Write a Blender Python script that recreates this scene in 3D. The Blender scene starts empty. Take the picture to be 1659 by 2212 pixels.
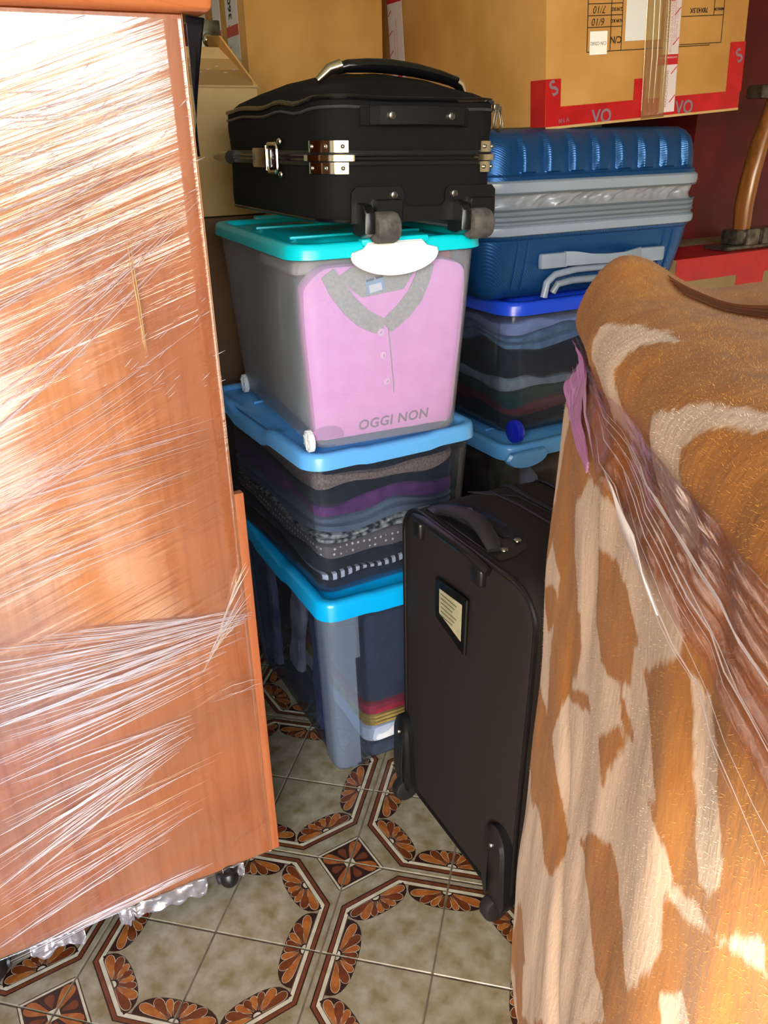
import bpy, bmesh, math, random
from mathutils import Vector, Matrix, noise
random.seed(7)
PI=math.pi
# ---------------------------------------------------------------- camera, world, light
scn=bpy.context.scene
cam_d=bpy.data.cameras.new('camera'); cam=bpy.data.objects.new('camera',cam_d); scn.collection.objects.link(cam)
cam_d.sensor_fit='VERTICAL'; cam_d.sensor_height=24.0; cam_d.lens=24.0*1750/2212; cam_d.clip_start=0.02
cam.matrix_world=Matrix(((0.88875,0.20821,-0.40839,-0.1703),(-0.45792,0.36261,-0.81168,-1.0609),(-0.02091,0.90839,0.41761,1.3043),(0,0,0,1)))
scn.camera=cam
world=bpy.data.worlds.new('sky'); scn.world=world; world.use_nodes=True
wn=world.node_tree; wn.nodes.clear()
sky=wn.nodes.new('ShaderNodeTexSky'); sky.sky_type='NISHITA'; sky.sun_disc=False; sky.sun_elevation=math.radians(30); sky.sun_rotation=math.radians(-120)
sky.air_density=1.2; sky.dust_density=2.5
bgn=wn.nodes.new('ShaderNodeBackground'); bgn.inputs[1].default_value=2.2
won=wn.nodes.new('ShaderNodeOutputWorld'); wn.links.new(sky.outputs[0],bgn.inputs[0]); wn.links.new(bgn.outputs[0],won.inputs[0])
sd=bpy.data.lights.new('sun','SUN'); sd.energy=32.0; sd.angle=math.radians(2.5); sd.color=(1.0,0.9,0.72)
sun=bpy.data.objects.new('sun',sd); scn.collection.objects.link(sun)
SUN_DIR=Vector((-0.75,-0.5,0.45)).normalized()
sun.rotation_euler=SUN_DIR.to_track_quat('Z','Y').to_euler()
pd=bpy.data.lights.new('doorway_portal','AREA'); pd.shape='RECTANGLE'; pd.size=2.59; pd.size_y=2.28
po=bpy.data.objects.new('doorway_portal',pd); scn.collection.objects.link(po)
po.location=(-0.675,-2.04,1.06); po.rotation_euler=(PI/2,0,0)   # faces +Y, into the room
pd.cycles.is_portal=True
scn.view_settings.view_transform='Standard'; scn.view_settings.look='None'; scn.view_settings.gamma=1; scn.view_settings.use_curve_mapping=False
scn.view_settings.exposure=-0.08

# ---------------------------------------------------------------- materials
def srgb(h):
    if isinstance(h,str):
        c=[int(h[i:i+2],16)/255 for i in (0,2,4)]
    else: c=[v/255 for v in h]
    return tuple(((v/12.92) if v<=0.04045 else ((v+0.055)/1.055)**2.4) for v in c)+(1,)
def nmat(name):
    m=bpy.data.materials.new(name); m.use_nodes=True; nt=m.node_tree; nt.nodes.clear()
    out=nt.nodes.new('ShaderNodeOutputMaterial'); return m,nt,out
def N(nt,t,**k):
    n=nt.nodes.new(t)
    for a,b in k.items():
        if a=='inp':
            for i,v in b.items(): n.inputs[i].default_value=v
        else: setattr(n,a,b)
    return n
def mat(name,col,rough=0.6,metal=0.0,var=None,vscale=8,stretch=(1,1,1),bump=0,bscale=200,bstretch=(1,1,1),alpha=1,coat=0,sheen=0,spec=0.5,detail=3,trans=0):
    m,nt,out=nmat(name); p=N(nt,'ShaderNodeBsdfPrincipled'); nt.links.new(p.outputs[0],out.inputs[0])
    p.inputs['Roughness'].default_value=rough; p.inputs['Metallic'].default_value=metal; p.inputs['Alpha'].default_value=alpha
    p.inputs['Coat Weight'].default_value=coat; p.inputs['Sheen Weight'].default_value=sheen; p.inputs['Specular IOR Level'].default_value=spec
    p.inputs['Transmission Weight'].default_value=trans
    c=srgb(col); p.inputs['Base Color'].default_value=c
    tc=N(nt,'ShaderNodeTexCoord')
    if var is not None:
        mp=N(nt,'ShaderNodeMapping'); mp.inputs['Scale'].default_value=stretch; nt.links.new(tc.outputs['Object'],mp.inputs[0])
        nz=N(nt,'ShaderNodeTexNoise',inp={'Scale':vscale,'Detail':detail}); nt.links.new(mp.outputs[0],nz.inputs[0])
        mx=N(nt,'ShaderNodeMix',data_type='RGBA'); mx.inputs[6].default_value=c; mx.inputs[7].default_value=srgb(var)
        cr=N(nt,'ShaderNodeMapRange',inp={1:0.35,2:0.65}); nt.links.new(nz.outputs[0],cr.inputs[0])
        nt.links.new(cr.outputs[0],mx.inputs[0]); nt.links.new(mx.outputs[2],p.inputs['Base Color'])
    if bump:
        mp=N(nt,'ShaderNodeMapping'); mp.inputs['Scale'].default_value=bstretch; nt.links.new(tc.outputs['Object'],mp.inputs[0])
        nz=N(nt,'ShaderNodeTexNoise',inp={'Scale':bscale,'Detail':3}); nt.links.new(mp.outputs[0],nz.inputs[0])
        b=N(nt,'ShaderNodeBump',inp={'Strength':bump,'Distance':0.002}); nt.links.new(nz.outputs[0],b.inputs['Height']); nt.links.new(b.outputs[0],p.inputs['Normal'])
    return m
def mat_clear(name,tint,milk,fac,rough=0.2,fres=0.35):
    """thin see-through plastic: clear part, milky part and a gloss"""
    m,nt,out=nmat(name)
    tr=N(nt,'ShaderNodeBsdfTransparent'); tr.inputs[0].default_value=srgb(tint)
    d=N(nt,'ShaderNodeBsdfPrincipled',inp={'Roughness':rough}); d.inputs['Base Color'].default_value=srgb(milk)
    mx=N(nt,'ShaderNodeMixShader'); mx.inputs[0].default_value=fac
    nt.links.new(tr.outputs[0],mx.inputs[1]); nt.links.new(d.outputs[0],mx.inputs[2])
    g=N(nt,'ShaderNodeBsdfGlossy',inp={'Roughness':rough})
    lw=N(nt,'ShaderNodeLayerWeight',inp={0:0.25}); mu=N(nt,'ShaderNodeMath',operation='MULTIPLY'); mu.inputs[1].default_value=fres
    nt.links.new(lw.outputs[0],mu.inputs[0])
    m2=N(nt,'ShaderNodeMixShader'); nt.links.new(mu.outputs[0],m2.inputs[0]); nt.links.new(mx.outputs[0],m2.inputs[1]); nt.links.new(g.outputs[0],m2.inputs[2])
    nt.links.new(m2.outputs[0],out.inputs[0]); return m
def mat_film(name,tint='ffffff',base=0.05,wr=0.35,rough=0.08,rot=-22,scale=(3,60,60),strength=0.6,dist=0.01,axis='XZ',gcol='ffffff'):
    """stretch film: transparent, with a gloss broken up by stretched creases"""
    m,nt,out=nmat(name)
    tc=N(nt,'ShaderNodeTexCoord'); m1=N(nt,'ShaderNodeMapping'); m1.inputs['Rotation'].default_value=(0,math.radians(rot),0)
    m2=N(nt,'ShaderNodeMapping'); m2.inputs['Scale'].default_value=scale
    nt.links.new(tc.outputs['Object'],m1.inputs[0]); nt.links.new(m1.outputs[0],m2.inputs[0])
    nz=N(nt,'ShaderNodeTexNoise',inp={'Scale':1.0,'Detail':5,'Roughness':0.6,'Distortion':0.3}); nt.links.new(m2.outputs[0],nz.inputs[0])
    b=N(nt,'ShaderNodeBump',inp={'Strength':strength,'Distance':dist}); nt.links.new(nz.outputs[0],b.inputs['Height'])
    g=N(nt,'ShaderNodeBsdfGlossy',inp={'Roughness':rough}); g.inputs[0].default_value=srgb(gcol); nt.links.new(b.outputs[0],g.inputs['Normal'])
    tr=N(nt,'ShaderNodeBsdfTransparent'); tr.inputs[0].default_value=srgb(tint)
    # amount of gloss varies with the gathered bands of film
    m3=N(nt,'ShaderNodeMapping'); m3.inputs['Scale'].default_value=(scale[0]*0.35,scale[1]*0.1,scale[2]*0.1); nt.links.new(m1.outputs[0],m3.inputs[0])
    n2=N(nt,'ShaderNodeTexNoise',inp={'Scale':1.0,'Detail':2}); nt.links.new(m3.outputs[0],n2.inputs[0])
    mr=N(nt,'ShaderNodeMapRange',inp={1:0.42,2:0.7,3:base,4:base+wr}); nt.links.new(n2.outputs[0],mr.inputs[0])
    mx=N(nt,'ShaderNodeMixShader'); nt.links.new(mr.outputs[0],mx.inputs[0]); nt.links.new(tr.outputs[0],mx.inputs[1]); nt.links.new(g.outputs[0],mx.inputs[2])
    nt.links.new(mx.outputs[0],out.inputs[0]); return m
def mat_glossmix(name,tint,gcol,fac,rough,dcol=None,dfac=0.0):
    m,nt,out=nmat(name)
    tr=N(nt,'ShaderNodeBsdfTransparent'); tr.inputs[0].default_value=srgb(tint)
    g=N(nt,'ShaderNodeBsdfGlossy',inp={'Roughness':rough}); g.inputs[0].default_value=srgb(gcol)
    mx=N(nt,'ShaderNodeMixShader'); mx.inputs[0].default_value=fac; nt.links.new(tr.outputs[0],mx.inputs[1]); nt.links.new(g.outputs[0],mx.inputs[2])
    last=mx
    if dcol:
        d=N(nt,'ShaderNodeBsdfDiffuse'); d.inputs[0].default_value=srgb(dcol); m2=N(nt,'ShaderNodeMixShader'); m2.inputs[0].default_value=dfac
        nt.links.new(mx.outputs[0],m2.inputs[1]); nt.links.new(d.outputs[0],m2.inputs[2]); last=m2
    nt.links.new(last.outputs[0],out.inputs[0]); return m
def mat_wood(name,c1,c2,c3,rough=0.22,coat=0.5,axis='Z',scale=1.0):
    m,nt,out=nmat(name); p=N(nt,'ShaderNodeBsdfPrincipled',inp={'Roughness':rough,'Coat Weight':coat,'Coat Roughness':0.12}); nt.links.new(p.outputs[0],out.inputs[0])
    tc=N(nt,'ShaderNodeTexCoord'); mp=N(nt,'ShaderNodeMapping')
    mp.inputs['Scale'].default_value=(38*scale,38*scale,1.1*scale) if axis=='Z' else (1.1*scale,38*scale,38*scale)
    nt.links.new(tc.outputs['Object'],mp.inputs[0])
    nz=N(nt,'ShaderNodeTexNoise',inp={'Scale':1.0,'Detail':6,'Roughness':0.62,'Distortion':0.6}); nt.links.new(mp.outputs[0],nz.inputs[0])
    r=N(nt,'ShaderNodeValToRGB'); r.color_ramp.elements[0].position=0.30; r.color_ramp.elements[0].color=srgb(c1); r.color_ramp.elements[1].position=0.72; r.color_ramp.elements[1].color=srgb(c3)
    e=r.color_ramp.elements.new(0.47); e.color=srgb(c2); nt.links.new(nz.outputs[0],r.inputs[0])
    # cathedral figure
    mp2=N(nt,'ShaderNodeMapping'); mp2.inputs['Scale'].default_value=(5,5,0.7) if axis=='Z' else (0.7,5,5); nt.links.new(tc.outputs['Object'],mp2.inputs[0])
    n2=N(nt,'ShaderNodeTexNoise',inp={'Scale':1.0,'Detail':2}); nt.links.new(mp2.outputs[0],n2.inputs[0])
    ms=N(nt,'ShaderNodeMath',operation='MULTIPLY'); ms.inputs[1].default_value=26; nt.links.new(n2.outputs[0],ms.inputs[0])
    mf=N(nt,'ShaderNodeMath',operation='FRACT'); nt.links.new(ms.outputs[0],mf.inputs[0])
    mr=N(nt,'ShaderNodeMapRange',inp={1:0.86,2:1.0,3:0.0,4:0.35}); nt.links.new(mf.outputs[0],mr.inputs[0])
    mx=N(nt,'ShaderNodeMix',data_type='RGBA'); nt.links.new(mr.outputs[0],mx.inputs[0]); nt.links.new(r.outputs[0],mx.inputs[6]); mx.inputs[7].default_value=srgb(c1)
    nt.links.new(mx.outputs[2],p.inputs['Base Color']); return m

# ---------------------------------------------------------------- mesh helpers
COL=scn.collection
class MB:
    def __init__(s): s.v=[]; s.f=[]; s.mi=[]
    def add(s,vf,mi=0,M=None):
        v,f=vf; b=len(s.v)
        s.v+= [tuple(M@Vector(p)) for p in v] if M is not None else [tuple(p) for p in v]
        s.f+=[tuple(i+b for i in q) for q in f]; s.mi+=[mi]*len(f); return s
    def build(s,name,mats,parent=None,smooth=True,angle=40,solid=0,offset=-1):
        me=bpy.data.meshes.new(name); me.from_pydata(s.v,[],s.f)
        if not isinstance(mats,(list,tuple)): mats=[mats]
        for m in mats: me.materials.append(m)
        me.polygons.foreach_set('material_index',s.mi)
        me.polygons.foreach_set('use_smooth',[smooth]*len(s.f)); me.update()
        if smooth:
            bm=bmesh.new(); bm.from_mesh(me); bmesh.ops.recalc_face_normals(bm,faces=bm.faces)
            a=math.radians(angle)
            for e in bm.edges:
                if len(e.link_faces)==2 and e.calc_face_angle(0)>a: e.smooth=False
            bm.to_mesh(me); bm.free()
        o=bpy.data.objects.new(name,me); COL.objects.link(o)
        if parent is not None: o.parent=parent
        if solid:
            md=o.modifiers.new('thickness','SOLIDIFY'); md.thickness=solid; md.offset=offset
        return o
def obj(name,vf,m,parent=None,**k): return MB().add(vf).build(name,m,parent,**k)
def thing(name,label,cat,loc=(0,0,0),rot=(0,0,0),group=None):
    o=bpy.data.objects.new(name,None); COL.objects.link(o); o.location=loc; o.rotation_euler=rot; o.empty_display_size=0.05
    o['label']=label; o['category']=cat
    if group: o['group']=group
    return o
def tag(o,label,cat,group=None):
    o['label']=label; o['category']=cat
    if group: o['group']=group
    return o
def box(x0,x1,y0,y1,z0,z1,r=0.0,seg=2):
    bm=bmesh.new(); bmesh.ops.create_cube(bm,size=1)
    for v in bm.verts: v.co=Vector(((x0+x1)/2+v.co.x*(x1-x0),(y0+y1)/2+v.co.y*(y1-y0),(z0+z1)/2+v.co.z*(z1-z0)))
    if r>0: bmesh.ops.bevel(bm,geom=list(bm.edges),offset=min(r,0.49*min(x1-x0,y1-y0,z1-z0)),segments=seg,affect='EDGES',profile=0.5)
    bm.verts.index_update(); vf=([v.co[:] for v in bm.verts],[[v.index for v in f.verts] for f in bm.faces]); bm.free(); return vf
def loft(rings,cap0=True,cap1=True,closed=True):
    n=len(rings[0]); v=[p for r in rings for p in r]; f=[]
    for i in range(len(rings)-1):
        for j in range(n if closed else n-1):
            k=(j+1)%n; f.append((i*n+j,i*n+k,(i+1)*n+k,(i+1)*n+j))
    if cap0: f.append(tuple(range(n-1,-1,-1)))
    if cap1: f.append(tuple((len(rings)-1)*n+j for j in range(n)))
    return v,f
def rr(w,d,r,nc=5,ne=1,cx=0,cy=0):
    """rounded rectangle outline, CCW, centred"""
    pts=[]; hw,hd=w/2,d/2; r=min(r,hw*0.999,hd*0.999)
    for (sx,sy,a0) in ((1,-1,-90),(1,1,0),(-1,1,90),(-1,-1,180)):
        c=(sx*(hw-r),sy*(hd-r))
        for k in range(nc+1):
            a=math.radians(a0+90*k/nc); pts.append((cx+c[0]+r*math.cos(a),cy+c[1]+r*math.sin(a)))
        if ne>1:
            a=math.radians(a0+90); p=pts[-1]
            nx={(1,-1):(hw,hd-r),(1,1):(-(hw-r),hd),(-1,1):(-hw,-(hd-r)),(-1,-1):(hw-r,-hd)}[(sx,sy)]
            q=(cx+nx[0],cy+nx[1])
            for k in range(1,ne): pts.append((p[0]+(q[0]-p[0])*k/ne,p[1]+(q[1]-p[1])*k/ne))
    return pts
def ring3(p2,z): return [(x,y,z if not callable(z) else z(x,y)) for x,y in p2]
def tube(path,r,n=8,cap=True,flat=1.0):
    path=[Vector(p) for p in path]; rings=[]; up=Vector((0,0,1)); prev=None
    for i,p in enumerate(path):
        t=(path[min(i+1,len(path)-1)]-path[max(i-1,0)]).normalized()
        if prev is None:
            a=up if abs(t.z)<0.9 else Vector((1,0,0)); x=t.cross(a).normalized()
        else: x=(prev-t*prev.dot(t)).normalized()
        prev=x; y=t.cross(x); ri=r[i] if isinstance(r,(list,tuple)) else r
        rings.append([tuple(p+x*ri*math.cos(2*PI*k/n)+y*ri*flat*math.sin(2*PI*k/n)) for k in range(n)])
    return loft(rings,cap,cap)
def loop_tube(path,r,n=6):
    path=[Vector(p) for p in path]; m=len(path); v=[];f=[]; prev=None
    for i,p in enumerate(path):
        t=(path[(i+1)%m]-path[i-1]).normalized()
        if prev is None: a=Vector((0,0,1)) if abs(t.z)<0.9 else Vector((1,0,0)); x=t.cross(a).normalized()
        else: x=(prev-t*prev.dot(t)).normalized()
        prev=x; y=t.cross(x)
        v+=[tuple(p+x*r*math.cos(2*PI*k/n)+y*r*math.sin(2*PI*k/n)) for k in range(n)]
    for i in range(m):
        for k in range(n):
            f.append((i*n+k,i*n+(k+1)%n,((i+1)%m)*n+(k+1)%n,((i+1)%m)*n+k))
    return v,f
def cyl(p0,p1,r,n=16,bev=0.0):
    p0,p1=Vector(p0),Vector(p1)
    if bev<=0: return tube([p0,p1],r,n)
    d=(p1-p0).normalized()*bev
    return tube([p0,p0+d*0.3,p0+d,p1-d,p1-d*0.3,p1],[r-bev,r-bev*0.3,r,r,r-bev*0.3,r-bev],n)
def prism(p2,z0,z1,axis='z',bev=0.0):
    """polygon extruded; axis 'y': p2 = (x,z) extruded in y; axis 'x': p2 = (y,z) extruded in x"""
    def put(a,b,c): return (a,b,c) if axis=='z' else ((a,c,b) if axis=='y' else (c,a,b))
    r=[[put(a,b,z0) for a,b in p2],[put(a,b,z1) for a,b in p2]]
    if bev:
        cx=sum(a for a,b in p2)/len(p2); cy=sum(b for a,b in p2)/len(p2)
        def sh(k): return [(cx+(a-cx)*k,cy+(b-cy)*k) for a,b in p2]
        ext=max(max(abs(a-cx) for a,b in p2),1e-6); k=1-bev/ext; s=1 if z1>z0 else -1
        r=[[put(a,b,z0) for a,b in sh(k)],[put(a,b,z0+s*bev) for a,b in p2],[put(a,b,z1-s*bev) for a,b in p2],[put(a,b,z1) for a,b in sh(k)]]
    return loft(r)
def grid(nu,nv,fn):
    v=[fn(i/(nu-1),j/(nv-1)) for j in range(nv) for i in range(nu)]
    f=[(j*nu+i,j*nu+i+1,(j+1)*nu+i+1,(j+1)*nu+i) for j in range(nv-1) for i in range(nu-1)]
    return v,f
def sphere(c,r,n=12,m=8,s=(1,1,1)):
    rings=[]
    for j in range(1,m):
        a=PI*j/m; rings.append([(c[0]+r*s[0]*math.sin(a)*math.cos(2*PI*k/n),c[1]+r*s[1]*math.sin(a)*math.sin(2*PI*k/n),c[2]-r*s[2]*math.cos(a)) for k in range(n)])
    return loft(rings)
def ns(x,y,z=0,s=1.0): return noise.noise(Vector((x*s,y*s,z*s)))
_fonts={}
def text_vf(s,size,ext=0.0002,shear=0,spacing=1.0,bold=0.0):
    cu=bpy.data.curves.new('letters','FONT'); cu.body=s; cu.size=size; cu.extrude=ext; cu.align_x='CENTER'; cu.align_y='CENTER'; cu.shear=shear; cu.resolution_u=3
    cu.space_character=spacing; cu.offset=bold
    o=bpy.data.objects.new('letters',cu); COL.objects.link(o); dg=bpy.context.evaluated_depsgraph_get(); dg.update()
    me=bpy.data.meshes.new_from_object(o.evaluated_get(dg)); vf=([v.co[:] for v in me.vertices],[list(p.vertices) for p in me.polygons])
    bpy.data.objects.remove(o); bpy.data.curves.remove(cu); bpy.data.meshes.remove(me); return vf
def facing(front,x,y,z,roll=0,mirror=False):
    """matrix that lays XY-plane artwork on a wall facing -Y ('-y') or -X ('-x') or up ('z')"""
    R={'-y':Matrix(((1,0,0),(0,0,-1),(0,1,0))),'-x':Matrix(((0,0,-1),(-1,0,0),(0,1,0))),'z':Matrix.Identity(3)}[front]
    return Matrix.Translation((x,y,z))@R.to_4x4()@Matrix.Rotation(roll,4,'Z')

# ---------------------------------------------------------------- room
def struct(o): o['kind']='structure'; return o
M_wall=mat('wall_paint','c9cfb9',rough=0.85,var='bfc6b0',vscale=1.5,bump=0.15,bscale=60)
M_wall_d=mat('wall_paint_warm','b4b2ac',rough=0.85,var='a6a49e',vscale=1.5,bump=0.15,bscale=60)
M_grout=mat('grout','6e6252',rough=0.9,var='4f463a',vscale=30,bump=0.3)
XL,XR,YF,YB,ZC=-2.3,3.0,-2.05,2.45,2.7
fl=struct(obj('floor',box(XL,XR,YF,YB,-0.06,-0.0015),M_grout,smooth=False))
struct(obj('ceiling',box(XL,XR,YF,YB,ZC,ZC+0.1),M_wall,smooth=False))
struct(obj('wall_left',box(XL-0.12,XL,YF,YB,-0.06,ZC),M_wall_d,smooth=False))
struct(obj('wall_right',box(XR,XR+0.12,YF,YB,-0.06,ZC),M_wall_d,smooth=False))
struct(obj('wall_back',box(XL,XR,YB,YB+0.12,-0.06,ZC),M_wall,smooth=False))
wf=MB(); wf.add(box(XL-0.12,-1.97,YF-0.2,YF,-0.06,ZC)); wf.add(box(0.62,XR+0.12,YF-0.2,YF,-0.06,ZC)); wf.add(box(-1.97,0.62,YF-0.2,YF,2.20,ZC))
struct(wf.build('wall_front',M_wall_d,smooth=False))
struct(obj('pavement',box(-14,14,-16,YF,-0.3,-0.08),mat('pavement_concrete','a39c90',rough=0.9,var='8d867b',vscale=2),smooth=False))

# ---- floor tiles: one printed tile, turned four ways about the centre of each octagon
TS=0.2; G=0.012
M_t=[mat('tile_glaze','969180',rough=0.25,var='786d50',vscale=26,detail=5,spec=0.35,bump=0.05,bscale=80),
     mat('tile_print_dark','2a1510',rough=0.3),mat('tile_print_brown','6d3d24',rough=0.3,var='5a2f1b',vscale=60),
     mat('tile_print_cream','c2bda9',rough=0.3,var='aaa58f',vscale=50),mat('tile_print_orange','9c5f2b',rough=0.28,var='84491d',vscale=60),mat('tile_print_rust','6c351a',rough=0.28,var='562a10',vscale=60)]
def tile_mesh(name):
    b=MB(); b.add(box(G/2,1-G/2,G/2,1-G/2,-0.05,0,0.008,1),0)
    hi=1-G/2-0.004; lo=G/2+0.004
    cl=lambda p:(max(lo,min(hi,p[0])),max(lo,min(hi,p[1])))
    def poly(pts,z,mi):
        pts=[cl(p) for p in pts]; b.add(([(x,y,z) for x,y in pts],[tuple(range(len(pts)))]),mi)
    def path(d): a=0.945-d; c=0.5-0.414*d; return [(a,lo),(a,c),(c,a),(lo,a)]
    def strip(d0,d1,mi,z=0.001):
        p,q=path(d0),path(d1)
        for k in range(3): poly([p[k],p[k+1],q[k+1],q[k]],z,mi)
    strip(0,0.012,1); strip(0.012,0.043,2,0.0011); strip(0.043,0.05,1); strip(0.05,0.084,3); strip(0.084,0.09,1)
    def petal(o,d,L,w,z,mi,r0=0.0):
        nx,ny=-d[1],d[0]; pr=[(0,0.12),(0.25,0.45),(0.5,0.8),(0.72,1.0),(0.88,0.85),(0.97,0.45)]
        left=[(o[0]+d[0]*(r0+(L-r0)*t)+nx*w*k,o[1]+d[1]*(r0+(L-r0)*t)+ny*w*k) for t,k in pr]
        right=[(o[0]+d[0]*(r0+(L-r0)*t)-nx*w*k,o[1]+d[1]*(r0+(L-r0)*t)-ny*w*k) for t,k in pr][::-1]
        tip=(o[0]+d[0]*L,o[1]+d[1]*L)
        poly(right[:]+left[:]+[tip],z,mi)   # order: right tip..base, base..left tip, tip
    def flower(o,ax,inn,hl,hw,angs,half):
        P=2.6
        def R(a):
            ca,sa=abs(math.cos(a))/hl,abs(math.sin(a))/hw; return 1/((ca**P+sa**P)**(1/P))
        def pt(a,k=1): r=R(a)*k; return (o[0]+ax[0]*r*math.cos(a)+inn[0]*r*math.sin(a),o[1]+ax[1]*r*math.cos(a)+inn[1]*r*math.sin(a))
        a1=PI/2 if half else PI
        n=12 if half else 22
        poly([o]+[pt(a1*k/n) for k in range(n+1)],0.0014,1)
        for i,a in enumerate(angs):
            a=math.radians(a); d=(ax[0]*math.cos(a)+inn[0]*math.sin(a),ax[1]*math.cos(a)+inn[1]*math.sin(a)); L=R(a)*0.95
            w=0.030 if L<0.24 else 0.040
            petal(o,d,L+0.003,w+0.004,0.0017,3,0.05); petal(o,d,L,w,0.002,4 if i%2==0 else 5,0.052)
        m=8
        poly([(o[0]+ax[0]*0.034*math.cos(a1*k/m)+inn[0]*0.026*math.sin(a1*k/m)+inn[0]*0.004,o[1]+ax[1]*0.034*math.cos(a1*k/m)+inn[1]*0.026*math.sin(a1*k/m)+inn[1]*0.004) for k in range(m+1)]+([o] if half else []),0.0022,3)
    flower((0.853,lo),(0,1),(-1,0),0.365,0.19,[14,35,58,82],True)
    flower((lo,0.853),(1,0),(0,-1),0.365,0.19,[14,35,58,82],True)
    q=0.7071; flower((0.657,0.657),(q,-q),(-q,-q),0.315,0.185,[10,32,55,78,102,125,148,170],False)
    def dia(s0,s1,mi,z=0.001): poly([(1-s0,hi),(hi,1-s0),(hi,1-s1),(1-s1,hi)],z,mi)
    dia(0.345,0.333,1); dia(0.333,0.305,3); dia(0.305,0.296,1)
    poly([(1-0.296,hi),(hi,1-0.296),(hi,hi)],0.001,1)
    petal((hi,hi),(-q,-q),0.185,0.042,0.0016,5,0.05)
    petal((hi,hi),(-1,0),0.262,0.052,0.0018,4,0.04); petal((hi,hi),(0,-1),0.262,0.052,0.0018,4,0.04)
    poly([(hi-0.05,hi),(hi,hi-0.05),(hi,hi)],0.0024,3)
    me=bpy.data.meshes.new(name); me.from_pydata([(x*TS,y*TS,z*TS) for x,y,z in b.v],[],b.f)
    for m in M_t: me.materials.append(m)
    me.polygons.foreach_set('material_index',b.mi); me.update()
    bm=bmesh.new(); bm.from_mesh(me)
    for f in bm.faces:
        if f.material_index>0 and f.normal.z<0: f.normal_flip()
    bm.to_mesh(me); bm.free(); return me
tm=tile_mesh('tile'); CR,SR=math.cos(math.radians(40)),math.sin(math.radians(40))
for i in range(-6,9):
    for j in range(-5,11):
        ci,cj=(i if i%2==0 else i+1),(j if j%2==0 else j+1)
        k={(0,0):0,(1,0):1,(1,1):2,(0,1):3}[(ci-i,cj-j)]
        gx,gy=ci*TS,cj*TS
        o=bpy.data.objects.new('tile',tm); COL.objects.link(o); o.parent=fl
        o.location=(gx*CR+gy*SR,-gx*SR+gy*CR,random.uniform(-0.0003,0.0003)); o.rotation_euler=(0,0,math.radians(90*k-40))

# ---------------------------------------------------------------- film-wrapped wooden wardrobe, left
M_wood=mat_wood('cherry_laminate','944e30','a8633f','b57350',rough=0.3,coat=0.25)
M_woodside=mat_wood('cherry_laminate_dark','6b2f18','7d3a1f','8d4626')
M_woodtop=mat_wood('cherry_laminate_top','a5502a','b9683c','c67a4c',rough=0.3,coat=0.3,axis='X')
M_edge=mat('raw_board_edge','3a2a20',rough=0.8)
M_black=mat('black_plastic','121214',rough=0.35)
WX,WY,WZ=0.143,0.085,0.047
wd=thing('wardrobe','cherry wood wardrobe on casters wrapped in clear stretch film','wardrobe',(WX,WY,WZ))
obj('side_panel',box(-0.9,0,0,0.018,0,1.403,0.0012,1),M_wood,wd,angle=30)
obj('carcass',box(-0.89,-0.008,0.0185,0.5,0.005,1.40,0.001,1),M_woodside,wd,angle=30)
obj('back_strip',box(0.0008,0.0172,0.001,0.016,0.0,0.757,0.001,1),M_wood,wd,angle=30)
obj('edge_banding',box(-0.0004,0.0006,-0.0004,0.018,0,1.403),mat('pale_edge_band','b98356',rough=0.7),wd,smooth=False)
obj('top_board',box(-0.93,0.036,-0.022,0.53,1.4035,1.432,0.010,3),M_woodtop,wd)
cas=MB()
def caster(x,y):
    b=MB(); b.add(cyl((0,0,0.0),(0,0,-0.016),0.02,14)); b.add(sphere((0,0,-0.0205),0.0255,18,12,(0.8,1,1)))
    o=b.build('caster',M_black,wd); o.location=(x,y,0); w=obj('caster_rim',cyl((-0.0225,0,-0.0205),(0.0225,0,-0.0205),0.012,14),mat('dark_grey_plastic','2c2c30',rough=0.4),o); return o
caster(-0.088,0.004); caster(-0.50,0.01)
# film: a creased sheet just in front of the panel
M_film=mat_film('stretch_film',base=0.10,wr=0.14,rough=0.10,rot=18,scale=(1.6,30,60),strength=0.35,dist=0.004)
def film_fn(u,v):
    x=-0.76+u*0.7605; z=0.002+v*1.398
    d=0.005+0.0012*ns(x*2+5,z*16-x*6,0,1.0)+0.0003*ns(x*5,z*60-x*22,3)
    if u>0.985: d*=0.4
    return (x,-max(0.002,d),z)
obj('film_wrap',grid(90,420,film_fn),M_film,wd,solid=0.0004)
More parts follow.
